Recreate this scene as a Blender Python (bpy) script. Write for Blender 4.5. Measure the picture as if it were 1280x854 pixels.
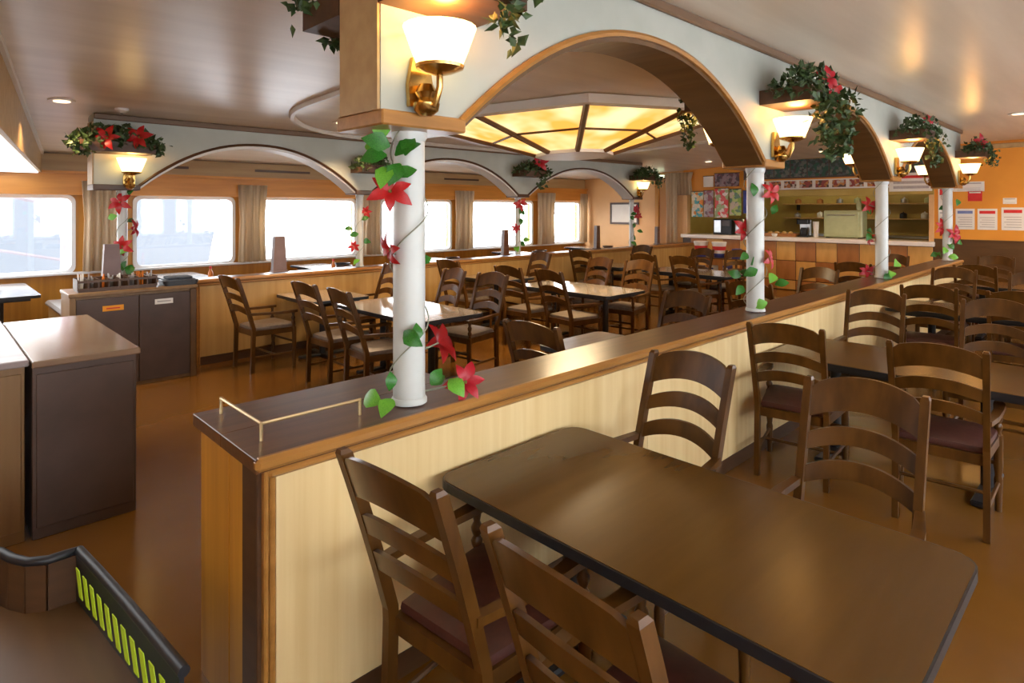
import bpy, bmesh, math, random
from mathutils import Vector, Matrix, Euler
R = math.radians
PI = math.pi
ORD = ['first', 'second', 'third', 'fourth', 'fifth', 'sixth', 'seventh', 'eighth', 'ninth']
scene = bpy.context.scene
C = scene.collection
for o in list(bpy.data.objects):
    bpy.data.objects.remove(o)

# ------------------------------------------------------------------ camera, world, exposure
# world axes: x runs along the low partition towards the galley, y across the deck towards the far windows, z up
FPX, HORIZON, YAW, EYE = 765.0, 261.0, -44.08, 1.70
cam_d = bpy.data.cameras.new('camera')
cam = bpy.data.objects.new('camera', cam_d)
C.objects.link(cam)
cam.location = (0, 0, EYE)
cam.rotation_euler = (R(90), 0, R(YAW))
cam_d.sensor_width = 36
cam_d.lens = FPX / 1280 * 36
cam_d.shift_y = -(427 - HORIZON) / 1280
cam_d.clip_start = 0.02
scene.camera = cam

world = bpy.data.worlds.new('overcast_sky')
scene.world = world
world.use_nodes = True
bgn = world.node_tree.nodes['Background']
bgn.inputs[0].default_value = (0.97, 0.985, 1.0, 1)
bgn.inputs[1].default_value = 4.2

vs = scene.view_settings
vs.view_transform = 'Standard'
vs.look = 'None'
vs.gamma = 1
vs.use_curve_mapping = False
vs.exposure = 1.45
scene.cycles.max_bounces = 8
scene.cycles.diffuse_bounces = 4
scene.cycles.transparent_max_bounces = 12
scene.cycles.sample_clamp_indirect = 6
scene.cycles.caustics_reflective = False
scene.cycles.caustics_refractive = False

# ------------------------------------------------------------------ materials
def principled(name):
    m = bpy.data.materials.new(name)
    m.use_nodes = True
    nt = m.node_tree
    return m, nt, nt.nodes['Principled BSDF']

def mat(name, c1, c2=None, rough=0.5, scale=(6, 6, 6), metal=0.0, bump=0.0, detail=4, spec=0.5, coat=0.0, lo=0.35, hi=0.65):
    m, nt, p = principled(name)
    p.inputs['Roughness'].default_value = rough
    p.inputs['Metallic'].default_value = metal
    p.inputs['Specular IOR Level'].default_value = spec
    p.inputs['Coat Weight'].default_value = coat
    p.inputs['Coat Roughness'].default_value = 0.12
    if c2 is None:
        c2 = tuple(c * 0.85 for c in c1)
    tc = nt.nodes.new('ShaderNodeTexCoord')
    mp = nt.nodes.new('ShaderNodeMapping')
    mp.inputs['Scale'].default_value = scale
    nz = nt.nodes.new('ShaderNodeTexNoise')
    nz.inputs['Scale'].default_value = 1.0
    nz.inputs['Detail'].default_value = detail
    cr = nt.nodes.new('ShaderNodeValToRGB')
    cr.color_ramp.elements[0].position = lo
    cr.color_ramp.elements[1].position = hi
    cr.color_ramp.elements[0].color = (*c1, 1)
    cr.color_ramp.elements[1].color = (*c2, 1)
    L = nt.links.new
    L(tc.outputs['Object'], mp.inputs[0])
    L(mp.outputs[0], nz.inputs['Vector'])
    L(nz.outputs[0], cr.inputs[0])
    L(cr.outputs[0], p.inputs['Base Color'])
    if bump:
        b = nt.nodes.new('ShaderNodeBump')
        b.inputs['Strength'].default_value = bump
        b.inputs['Distance'].default_value = 0.01
        L(nz.outputs[0], b.inputs['Height'])
        L(b.outputs[0], p.inputs['Normal'])
    return m

def emit(name, c1, c2, strength, scale=(4, 4, 4), lo=0.35, hi=0.65):
    m = bpy.data.materials.new(name)
    m.use_nodes = True
    nt = m.node_tree
    nt.nodes.clear()
    out = nt.nodes.new('ShaderNodeOutputMaterial')
    e = nt.nodes.new('ShaderNodeEmission')
    e.inputs[1].default_value = strength
    tc = nt.nodes.new('ShaderNodeTexCoord')
    mp = nt.nodes.new('ShaderNodeMapping')
    mp.inputs['Scale'].default_value = scale
    nz = nt.nodes.new('ShaderNodeTexNoise')
    nz.inputs['Scale'].default_value = 1.0
    cr = nt.nodes.new('ShaderNodeValToRGB')
    cr.color_ramp.elements[0].position = lo
    cr.color_ramp.elements[1].position = hi
    cr.color_ramp.elements[0].color = (*c1, 1)
    cr.color_ramp.elements[1].color = (*c2, 1)
    L = nt.links.new
    L(tc.outputs['Object'], mp.inputs[0]); L(mp.outputs[0], nz.inputs['Vector']); L(nz.outputs[0], cr.inputs[0])
    L(cr.outputs[0], e.inputs[0]); L(e.outputs[0], out.inputs[0])
    return m

def glass_mat(name, tint=(1, 1, 1)):
    m = bpy.data.materials.new(name)
    m.use_nodes = True
    nt = m.node_tree
    nt.nodes.clear()
    out = nt.nodes.new('ShaderNodeOutputMaterial')
    mix = nt.nodes.new('ShaderNodeMixShader')
    t = nt.nodes.new('ShaderNodeBsdfTransparent')
    t.inputs[0].default_value = (*tint, 1)
    g = nt.nodes.new('ShaderNodeBsdfGlossy')
    g.inputs['Roughness'].default_value = 0.03
    mix.inputs[0].default_value = 0.06
    nt.links.new(t.outputs[0], mix.inputs[1]); nt.links.new(g.outputs[0], mix.inputs[2]); nt.links.new(mix.outputs[0], out.inputs[0])
    return m

def patch_mat(name, cols, scale=9.0, rough=0.5):
    """flat print: voronoi cells in a few ink colours"""
    m, nt, p = principled(name)
    p.inputs['Roughness'].default_value = rough
    tc = nt.nodes.new('ShaderNodeTexCoord')
    v = nt.nodes.new('ShaderNodeTexVoronoi')
    v.inputs['Scale'].default_value = scale
    sep = nt.nodes.new('ShaderNodeSeparateColor')
    cr = nt.nodes.new('ShaderNodeValToRGB')
    cr.color_ramp.interpolation = 'CONSTANT'
    el = cr.color_ramp.elements
    while len(el) < len(cols):
        el.new(0.5)
    for i, c in enumerate(cols):
        el[i].position = i / len(cols)
        el[i].color = (*c, 1)
    L = nt.links.new
    L(tc.outputs['Object'], v.inputs['Vector']); L(v.outputs['Color'], sep.inputs[0]); L(sep.outputs[0], cr.inputs[0]); L(cr.outputs[0], p.inputs['Base Color'])
    return m

M = {}
M['chair'] = mat('chair_wood', (0.062, 0.024, 0.004), (0.110, 0.045, 0.008), 0.30, (14, 14, 3), spec=0.3)
M['seat_maroon'] = mat('maroon_vinyl', (0.060, 0.018, 0.013), (0.085, 0.026, 0.018), 0.42, (30, 30, 30))
M['seat_taupe'] = mat('taupe_vinyl', (0.16, 0.125, 0.10), (0.21, 0.165, 0.13), 0.4, (30, 30, 30))
M['top'] = mat('table_laminate', (0.085, 0.037, 0.005), (0.108, 0.049, 0.008), 0.25, (2, 16, 16), spec=0.36, lo=0.2, hi=0.8)
M['top_sheen'] = mat('table_laminate_painted_sheen', (0.42, 0.38, 0.34), (0.48, 0.44, 0.40), 0.10, (2, 16, 16), spec=0.9, coat=0.6)  # base colour paled to stand in for window glare on the tops
M['black'] = mat('black_rubber', (0.010, 0.011, 0.014), (0.016, 0.017, 0.020), 0.38, (20, 20, 20))
M['iron'] = mat('black_iron', (0.008, 0.009, 0.012), (0.016, 0.016, 0.02), 0.45, (20, 20, 20))
M['cream'] = mat('cream_wood_panel', (0.84, 0.65, 0.34), (0.74, 0.53, 0.24), 0.42, (22, 22, 0.8), lo=0.3, hi=0.7)
M['orange_wood'] = mat('orange_wood_panel', (0.56, 0.25, 0.030), (0.43, 0.18, 0.018), 0.4, (14, 14, 0.7))
M['wainscot'] = mat('tan_wood_wainscot', (0.56, 0.34, 0.11), (0.46, 0.26, 0.07), 0.42, (14, 14, 0.8))
M['cap'] = mat('ledge_dark_wood', (0.088, 0.032, 0.011), (0.14, 0.055, 0.018), 0.28, (2, 26, 26), coat=0.1)
M['trim'] = mat('amber_wood_trim', (0.42, 0.195, 0.045), (0.33, 0.145, 0.03), 0.3, (3, 30, 30))
M['darkwood'] = mat('dark_brown_wood', (0.060, 0.026, 0.010), (0.085, 0.038, 0.014), 0.4, (5, 5, 20))
M['soffit_brown'] = mat('arch_soffit_wood', (0.13, 0.062, 0.018), (0.095, 0.043, 0.012), 0.4, (10, 2, 10))
M['arch_white'] = mat('arch_grey_white_paint', (0.43, 0.45, 0.40), (0.38, 0.40, 0.35), 0.6, (3, 3, 3))
M['pillar'] = mat('white_pillar_paint', (0.60, 0.62, 0.59), (0.55, 0.57, 0.54), 0.35, (3, 3, 3))
M['floor'] = mat('amber_vinyl_floor', (0.195, 0.082, 0.013), (0.15, 0.060, 0.009), 0.22, (0.9, 0.9, 0.9), spec=0.5)
M['ceiling'] = mat('ceiling_panel', (0.76, 0.65, 0.52), (0.62, 0.51, 0.39), 0.30, (0.5, 5, 1), lo=0.3, hi=0.7)
M['ceil_trim'] = mat('ceiling_white_trim', (0.72, 0.69, 0.64), (0.66, 0.63, 0.58), 0.4, (3, 3, 3))
M['cornice'] = mat('brown_cornice', (0.17, 0.095, 0.05), (0.13, 0.07, 0.035), 0.45, (3, 12, 12))
M['tan_soffit'] = mat('tan_soffit_panel', (0.50, 0.34, 0.16), (0.42, 0.27, 0.12), 0.45, (1, 12, 12))
M['valance'] = mat('orange_valance_wood', (0.66, 0.28, 0.045), (0.56, 0.22, 0.03), 0.4, (1.5, 16, 16))
M['orange_wall'] = mat('orange_wall_paint', (0.80, 0.33, 0.035), (0.74, 0.29, 0.028), 0.5, (2, 2, 2))
M['peach_wall'] = mat('peach_wall_paint', (0.78, 0.47, 0.21), (0.72, 0.42, 0.18), 0.5, (2, 2, 2))
M['frame_white'] = mat('white_window_frame', (0.80, 0.81, 0.82), (0.75, 0.76, 0.77), 0.35, (3, 3, 3))
M['glass'] = glass_mat('window_glass', (0.97, 0.985, 1.0))
M['curtain'] = mat('tan_curtain', (0.86, 0.73, 0.54), (0.70, 0.56, 0.38), 0.8, (26, 26, 0.5))
def translucent(m, w):
    nt = m.node_tree
    p = nt.nodes['Principled BSDF']; out = nt.nodes['Material Output']
    t = nt.nodes.new('ShaderNodeBsdfTranslucent'); mx = nt.nodes.new('ShaderNodeMixShader'); mx.inputs[0].default_value = w
    nt.links.new(p.inputs['Base Color'].links[0].from_socket, t.inputs[0])
    nt.links.new(p.outputs[0], mx.inputs[1]); nt.links.new(t.outputs[0], mx.inputs[2]); nt.links.new(mx.outputs[0], out.inputs[0])
translucent(M['curtain'], .45)
M['bench'] = mat('mauve_brown_bench', (0.20, 0.13, 0.12), (0.16, 0.10, 0.09), 0.5, (6, 6, 6))
M['cab_dark'] = mat('dark_taupe_cabinet', (0.085, 0.050, 0.036), (0.068, 0.040, 0.028), 0.36, (6, 6, 6))
M['cab_tan'] = mat('brown_wood_cabinet', (0.24, 0.135, 0.05), (0.19, 0.10, 0.034), 0.4, (12, 12, 1))
M['cab_top'] = mat('taupe_laminate_top', (0.27, 0.18, 0.12), (0.22, 0.14, 0.09), 0.16, (2, 9, 9), spec=0.8)
M['lilac_top'] = mat('grey_laminate_top', (0.32, 0.27, 0.26), (0.27, 0.22, 0.21), 0.2, (2, 9, 9), spec=0.6)
M['brass'] = mat('brass', (0.62, 0.40, 0.13), (0.55, 0.34, 0.10), 0.25, (9, 9, 9), metal=1.0)
M['brass_pale'] = mat('pale_brass_rail', (0.66, 0.50, 0.27), (0.6, 0.44, 0.22), 0.35, (9, 9, 9), metal=0.8)
M['shade'] = emit('lit_glass_shade', (1.0, 0.62, 0.20), (1.0, 0.70, 0.28), 2.6, (9, 9, 9))
M['lamp_glass'] = emit('lit_amber_glass', (1.0, 0.42, 0.07), (1.0, 0.78, 0.40), 0.55, (2.2, 2.2, 2.2), 0.36, 0.62)
M['soffit_light'] = emit('lit_white_diffuser', (1.0, 1.0, 0.98), (0.95, 0.97, 1.0), 1.2, (0.6, 0.6, 0.6))
M['downlight'] = emit('downlight_glow', (1.0, 0.62, 0.32), (1.0, 0.7, 0.4), 1.3)
M['tube_light'] = emit('galley_tube_light', (1.0, 0.93, 0.62), (1.0, 0.95, 0.7), 9.0)
M['leaf'] = mat('leaf_green', (0.016, 0.12, 0.010), (0.035, 0.20, 0.016), 0.42, (22, 22, 22))
M['leaf_light'] = mat('leaf_lime', (0.11, 0.36, 0.025), (0.16, 0.44, 0.04), 0.42, (22, 22, 22))
M['ivy'] = mat('ivy_dark_green', (0.020, 0.045, 0.012), (0.055, 0.10, 0.025), 0.55, (30, 30, 30))
M['ivy_dry'] = mat('ivy_olive', (0.055, 0.065, 0.018), (0.12, 0.105, 0.03), 0.55, (30, 30, 30))
M['petal'] = mat('petal_red', (0.36, 0.003, 0.004), (0.50, 0.006, 0.008), 0.45, (26, 26, 26))
M['petal_pink'] = mat('petal_crimson', (0.46, 0.006, 0.022), (0.36, 0.004, 0.014), 0.45, (26, 26, 26))
M['pistil'] = mat('flower_centre', (0.30, 0.24, 0.06), (0.16, 0.12, 0.03), 0.6, (60, 60, 60))
M['vine'] = mat('vine_stem', (0.22, 0.24, 0.17), (0.30, 0.30, 0.22), 0.6, (30, 30, 30))
M['basket'] = mat('dark_planter_wood', (0.09, 0.038, 0.014), (0.06, 0.025, 0.01), 0.5, (4, 20, 20))
M['tile_light'] = mat('light_oak_tile', (0.76, 0.43, 0.12), (0.66, 0.35, 0.085), 0.4, (10, 10, 2))
M['tile_dark'] = mat('reddish_oak_tile', (0.46, 0.19, 0.05), (0.38, 0.145, 0.036), 0.4, (10, 10, 2))
M['counter_white'] = mat('white_counter_top', (0.90, 0.84, 0.78), (0.84, 0.78, 0.72), 0.3, (6, 6, 6))
M['galley_wall'] = mat('mustard_galley_wall', (0.50, 0.36, 0.085), (0.42, 0.29, 0.06), 0.5, (2, 2, 2))
M['white'] = mat('white_paper', (0.82, 0.79, 0.73), (0.78, 0.75, 0.69), 0.6, (6, 6, 6))
M['grey_print'] = mat('grey_print', (0.42, 0.38, 0.36), (0.5, 0.46, 0.43), 0.7, (20, 20, 20))
M['red_print'] = mat('red_print', (0.70, 0.03, 0.03), (0.62, 0.02, 0.02), 0.6, (8, 8, 8))
M['blue_print'] = mat('blue_print', (0.16, 0.22, 0.48), (0.2, 0.26, 0.52), 0.6, (8, 8, 8))
M['orange_label'] = mat('orange_label', (0.90, 0.36, 0.015), (0.85, 0.33, 0.01), 0.5, (8, 8, 8))
M['blue'] = mat('royal_blue', (0.028, 0.040, 0.26), (0.04, 0.06, 0.34), 0.5, (12, 12, 12))
M['cloth_dark'] = mat('dark_slate_towel', (0.030, 0.042, 0.060), (0.05, 0.066, 0.09), 0.7, (20, 20, 20))
M['steel'] = mat('steel', (0.62, 0.63, 0.65), (0.55, 0.56, 0.58), 0.28, (9, 9, 9), metal=0.9)
M['oven'] = mat('pale_green_enamel', (0.52, 0.55, 0.30), (0.46, 0.49, 0.26), 0.4, (6, 6, 6))
M['amber'] = mat('amber_bottle', (0.75, 0.22, 0.02), (0.62, 0.16, 0.015), 0.3, (9, 9, 9))
M['lime'] = mat('lime_hazard_tape', (0.55, 0.78, 0.02), (0.48, 0.70, 0.015), 0.5, (9, 9, 9))
M['hull'] = mat('pale_blue_hull', (0.085, 0.10, 0.12), (0.075, 0.09, 0.11), 0.5, (0.6, 0.6, 0.6))
M['hull_white'] = mat('white_hull', (0.75, 0.76, 0.77), (0.7, 0.71, 0.72), 0.5, (0.6, 0.6, 0.6))
M['quay'] = mat('pale_quay', (0.55, 0.56, 0.57), (0.48, 0.49, 0.50), 0.8, (0.5, 0.5, 0.5))
M['pink_post'] = mat('faded_pink_post', (0.26, 0.17, 0.19), (0.2, 0.17, 0.22), 0.6, (0.8, 0.8, 2))
M['rail_grey'] = mat('grey_gangway_rail', (0.11, 0.10, 0.12), (0.13, 0.12, 0.14), 0.6, (3, 3, 3))
M['poster1'] = patch_mat('poster_orange_teal', [(0.75, 0.25, 0.03), (0.10, 0.42, 0.50), (0.78, 0.62, 0.35), (0.80, 0.75, 0.62)], 15)
M['poster2'] = patch_mat('poster_mauve', [(0.20, 0.12, 0.15), (0.42, 0.33, 0.36), (0.30, 0.08, 0.09), (0.55, 0.48, 0.46)], 15)
M['poster3'] = patch_mat('poster_red_white', [(0.75, 0.06, 0.06), (0.82, 0.70, 0.66), (0.70, 0.12, 0.12), (0.35, 0.45, 0.22)], 15)
M['poster4'] = patch_mat('poster_green', [(0.25, 0.45, 0.08), (0.50, 0.58, 0.20), (0.14, 0.26, 0.18), (0.60, 0.50, 0.40)], 15)
M['photo'] = patch_mat('food_photo', [(0.42, 0.14, 0.04), (0.10, 0.05, 0.03), (0.55, 0.24, 0.06), (0.50, 0.42, 0.36), (0.28, 0.05, 0.04)], 18)
M['board'] = patch_mat('dark_menu_photo', [(0.03, 0.06, 0.05), (0.08, 0.10, 0.11), (0.05, 0.04, 0.04), (0.14, 0.15, 0.13), (0.02, 0.09, 0.06)], 20)
M['board_mauve'] = patch_mat('dark_mauve_photo', [(0.12, 0.04, 0.05), (0.22, 0.16, 0.18), (0.06, 0.04, 0.05), (0.30, 0.20, 0.22)], 18)

# ------------------------------------------------------------------ mesh helpers
class MB:
    def __init__(s):
        s.v = []; s.f = []
    def add(s, vs, fs):
        b = len(s.v)
        s.v += [tuple(x) for x in vs]
        s.f += [tuple(b + i for i in f) for f in fs]
        return s
    def box(s, a, b, bev=0.0, rot=None, piv=None):
        x0, y0, z0 = [min(p, q) for p, q in zip(a, b)]
        x1, y1, z1 = [max(p, q) for p, q in zip(a, b)]
        bev = min(bev, (x1 - x0) * .45, (y1 - y0) * .45, (z1 - z0) * .45)
        if bev <= 0:
            vs = [(x0, y0, z0), (x1, y0, z0), (x1, y1, z0), (x0, y1, z0), (x0, y0, z1), (x1, y0, z1), (x1, y1, z1), (x0, y1, z1)]
            fs = [(0, 3, 2, 1), (4, 5, 6, 7), (0, 1, 5, 4), (1, 2, 6, 5), (2, 3, 7, 6), (3, 0, 4, 7)]
        else:
            bm = bmesh.new()
            bmesh.ops.create_cube(bm, size=1)
            for v in bm.verts:
                v.co = Vector((x0 + (v.co.x + .5) * (x1 - x0), y0 + (v.co.y + .5) * (y1 - y0), z0 + (v.co.z + .5) * (z1 - z0)))
            bmesh.ops.bevel(bm, geom=list(bm.edges), offset=bev, segments=1, affect='EDGES', profile=0.5)
            bm.verts.index_update()
            vs = [tuple(v.co) for v in bm.verts]
            fs = [tuple(v.index for v in f.verts) for f in bm.faces]
            bm.free()
        if rot is not None:
            p = Vector(piv if piv else ((x0 + x1) / 2, (y0 + y1) / 2, (z0 + z1) / 2))
            m = Euler(rot).to_matrix()
            vs = [tuple(m @ (Vector(v) - p) + p) for v in vs]
        return s.add(vs, fs)
    def tube(s, pts, r, n=8, caps=True):
        pts = [Vector(p) for p in pts]
        rs = r if isinstance(r, (list, tuple)) else [r] * len(pts)
        rings = []
        prev = None
        for i, p in enumerate(pts):
            d = (pts[min(i + 1, len(pts) - 1)] - pts[max(i - 1, 0)]).normalized()
            if prev is None:
                ref = Vector((0, 0, 1)) if abs(d.z) < .9 else Vector((1, 0, 0))
                a = d.cross(ref).normalized()
            else:
                a = (prev - d * prev.dot(d)).normalized()
            prev = a
            b = d.cross(a)
            rings.append([p + (a * math.cos(2 * PI * k / n) + b * math.sin(2 * PI * k / n)) * rs[i] for k in range(n)])
        vs = [v for rg in rings for v in rg]
        fs = []
        for i in range(len(pts) - 1):
            for k in range(n):
                k2 = (k + 1) % n
                fs.append((i * n + k, i * n + k2, (i + 1) * n + k2, (i + 1) * n + k))
        if caps:
            fs.append(tuple(range(n - 1, -1, -1)))
            fs.append(tuple((len(pts) - 1) * n + k for k in range(n)))
        return s.add(vs, fs)
    def lathe(s, prof, c=(0, 0, 0), n=16):
        vs = []; fs = []
        for (r, z) in prof:
            for k in range(n):
                a = 2 * PI * k / n
                vs.append((c[0] + r * math.cos(a), c[1] + r * math.sin(a), c[2] + z))
        for i in range(len(prof) - 1):
            for k in range(n):
                k2 = (k + 1) % n
                fs.append((i * n + k, i * n + k2, (i + 1) * n + k2, (i + 1) * n + k))
        fs.append(tuple(range(n - 1, -1, -1)))
        fs.append(tuple((len(prof) - 1) * n + k for k in range(n)))
        return s.add(vs, fs)
    def prism(s, poly, axis, a, b):
        """extrude a 2-D polygon along x, y or z from a to b"""
        def P(p, t):
            return {'x': (t, p[0], p[1]), 'y': (p[0], t, p[1]), 'z': (p[0], p[1], t)}[axis]
        n = len(poly)
        vs = [P(p, a) for p in poly] + [P(p, b) for p in poly]
        fs = [tuple(range(n - 1, -1, -1)), tuple(range(n, 2 * n))] + [(i, (i + 1) % n, n + (i + 1) % n, n + i) for i in range(n)]
        return s.add(vs, fs)
    def mesh(s, name, m, smooth=False):
        me = bpy.data.meshes.new(name)
        me.from_pydata(s.v, [], s.f)
        bm = bmesh.new(); bm.from_mesh(me)
        bmesh.ops.recalc_face_normals(bm, faces=list(bm.faces))
        bm.to_mesh(me); bm.free()
        me.materials.append(M[m] if isinstance(m, str) else m)
        if smooth:
            me.polygons.foreach_set('use_smooth', [True] * len(me.polygons))
            try:
                me.set_sharp_from_angle(angle=R(40))
            except Exception:
                pass
        return me
    def build(s, name, m, parent=None, smooth=False, loc=None):
        o = bpy.data.objects.new(name, s.mesh(name, m, smooth))
        C.objects.link(o)
        if parent is not None:
            o.parent = parent
        if loc is not None:
            o.location = loc
        return o

def tag(o, label=None, cat=None, group=None, kind=None):
    if label: o['label'] = label
    if cat: o['category'] = cat
    if group: o['group'] = group
    if kind: o['kind'] = kind
    return o

def empty(name, loc=(0, 0, 0), rz=0.0):
    o = bpy.data.objects.new(name, None)
    C.objects.link(o)
    o.location = loc
    o.rotation_euler = (0, 0, rz)
    o.empty_display_size = 0.1
    return o

def struct(o):
    o['kind'] = 'structure'
    return o

def inst(name, me, parent, loc=(0, 0, 0), rot=(0, 0, 0), scl=(1, 1, 1)):
    o = bpy.data.objects.new(name, me)
    C.objects.link(o)
    o.parent = parent
    o.location = loc; o.rotation_euler = rot; o.scale = scl
    return o

def copy_tree(o, parent=None):
    c = o.copy()
    C.objects.link(c)
    c.parent = parent
    for ch in list(o.children):
        copy_tree(ch, c)
    return c

def rrect(w, d, r, n=5):
    """rounded rectangle outline centred on the origin"""
    pts = []
    for cx, cy, a0 in ((w/2-r, d/2-r, 0), (-w/2+r, d/2-r, 90), (-w/2+r, -d/2+r, 180), (w/2-r, -d/2+r, 270)):
        for k in range(n + 1):
            a = R(a0 + 90 * k / n)
            pts.append((cx + r * math.cos(a), cy + r * math.sin(a)))
    return pts

def ring_prism(mb, outer, inner, axis, a, b):
    def P(p, t):
        return {'x': (t, p[0], p[1]), 'y': (p[0], t, p[1]), 'z': (p[0], p[1], t)}[axis]
    n = len(outer)
    vs = [P(p, a) for p in outer] + [P(p, a) for p in inner] + [P(p, b) for p in outer] + [P(p, b) for p in inner]
    fs = []
    for i in range(n):
        j = (i + 1) % n
        fs += [(i, j, n + j, n + i), (2*n+i, 3*n+i, 3*n+j, 2*n+j), (i, 2*n+i, 2*n+j, j), (n+i, n+j, 3*n+j, 3*n+i)]
    mb.add(vs, fs)

# ------------------------------------------------------------------ dimensions of the place: from image pixels, then sheared and scaled about the camera
X0, XB = -4.0, 13.1            # rear wall, galley wall
YN, YW = -1.8, 10.75            # near window wall, far window wall
PF, PB, PZ = 1.866, 2.14, 0.95  # partition front, back, height
PP = [1.37, 4.42, 7.54, 10.76] # pillars on the partition
PY = 1.99
AF, AB, AZ = 7.115, 7.36, 0.935 # half wall under the far arcade
AP = [1.484, 4.193, 7.143, 10.386]
AY = 7.235
def zc(y):
    return 2.85 - max(0.0, y - 1.9) * 0.041

# ------------------------------------------------------------------ structure: floor, ceiling, walls
mb = MB(); mb.box((X0 - .1, YN - .1, -.1), (XB + 3.3, YW + .1, 0)); struct(mb.build('floor', 'floor'))

mb = MB()
ys = [YN - .1, 1.9, 7.2, YW + .1]
for i in range(3):
    a, b = ys[i], ys[i + 1]
    za, zb = zc(a), zc(b)
    mb.add([(X0-.1, a, za), (XB+.1, a, za), (XB+.1, b, zb), (X0-.1, b, zb), (X0-.1, a, za+.12), (XB+.1, a, za+.12), (XB+.1, b, zb+.12), (X0-.1, b, zb+.12)],
           [(0, 3, 2, 1), (4, 5, 6, 7), (0, 1, 5, 4), (1, 2, 6, 5), (2, 3, 7, 6), (3, 0, 4, 7)])
struct(mb.build('ceiling', 'ceiling'))

# window walls: openings cut between boxes
WZ0, WZ1 = 0.80, 1.87
WINS = [(-3.4, -1.8), (-1.60, -0.05), (0.05, 1.59), (2.37, 3.82), (4.28, 6.12), (6.71, 8.49), (8.99, 11.10), (11.71, 12.95)]
def window_wall(name, y0, y1, wins, z0, z1, m):
    mb = MB()
    top = max(zc(y0), zc(y1)) + .02
    mb.box((X0 - .1, y0, 0), (XB + .1, y1, z0))
    mb.box((X0 - .1, y0, z1), (XB + .1, y1, top))
    e = X0 - .1
    for a, b in wins:
        mb.box((e, y0, z0), (a, y1, z1)); e = b
    mb.box((e, y0, z0), (XB + .1, y1, z1))
    return struct(mb.build(name, m))
window_wall('wall_far', YW, YW + .14, WINS, WZ0, WZ1, 'orange_wood')
NWINS = [(-3.6 + 2.0 * k, -2.0 + 2.0 * k) for k in range(8)]
window_wall('wall_near', YN - .14, YN, NWINS, 0.85, 2.05, 'orange_wood')
wn = 0
def window(a, b, z0, z1, y, sgn):
    global wn
    wn += 1
    cx, cz = (a + b) / 2, (z0 + z1) / 2
    w, h = b - a, z1 - z0
    e = empty('window_%d' % wn, (cx, y, cz)); e['kind'] = 'structure'
    mb = MB()
    outer = rrect(w + .06, h + .06, .10); inner = rrect(w - .04, h - .04, .09)
    ring_prism(mb, outer, inner, 'y', -.03 * sgn, .05 * sgn)
    mb.build('window_frame', 'frame_white', e)
    mb = MB(); mb.prism(rrect(w - .03, h - .03, .09), 'y', .035 * sgn, .045 * sgn); mb.build('pane', 'glass', e)
    return e
for a, b in WINS:
    window(a, b, WZ0, WZ1, YW, 1)
for a, b in NWINS:
    window(a, b, .85, 2.05, YN, -1)

# far wall dressing: orange valance, tan soffit band with slots above it, sill
mb = MB(); mb.box((X0, YW - .16, 1.90), (XB, YW - .001, 2.22), .01); mb.box((X0, YW - .20, 2.20), (XB, YW - .001, 2.235)); struct(mb.build('trim_1', 'valance'))
mb = MB(); mb.box((X0, YW - .10, 2.236), (XB, YW - .001, 2.48)); b_ = struct(mb.build('trim_2', 'tan_soffit'))
for k in range(7):
    mb = MB(); mb.box((-2.0 + k * 2.05, YW - .104, 2.335), (-1.0 + k * 2.05, YW - .098, 2.375)); mb.build('vent_slot', 'darkwood', b_)
mb = MB(); mb.box((X0, YW - .09, .755), (XB, YW - .001, .79), .006); struct(mb.build('trim_3', 'frame_white'))

# rear wall (behind the camera) and wall with the galley hatch
mb = MB(); mb.box((X0 - .14, YN, 0), (X0, YW, 2.9)); struct(mb.build('wall_rear', 'peach_wall'))
HV0, HV1, HZ0, HZ1 = 2.62, 7.65, 1.05, 2.10
mb = MB()
mb.box((XB, YN - .1, 1.15), (XB + .12, HV0, 2.87))
mb.box((XB, HV0, HZ1), (XB + .12, HV1, 2.87))
wb = struct(mb.build('wall_back', 'orange_wall'))
mb = MB(); mb.box((XB, HV1, 0), (XB + .12, YW + .1, 2.87)); struct(mb.build('wall_back_window_side', 'peach_wall'))
mb = MB(); mb.box((XB - .02, YN, 0), (XB + .12, HV0, 1.15), .005); mb.box((XB - .035, YN, 1.13), (XB, HV0 - .002, 1.165), .005); struct(mb.build('wall_back_wainscot', 'soffit_brown'))
mb = MB(); mb.box((XB - .06, YN, 2.72), (XB, HV1, 2.80), .01); struct(mb.build('trim_4', 'tan_soffit'))

# ------------------------------------------------------------------ arcades
def arch_z(u, a, b, zs, h):
    t = (u - (a + b) / 2) / ((b - a) / 2)
    return zs + h * max(0.0, 1 - abs(t) ** 2.15)

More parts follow.
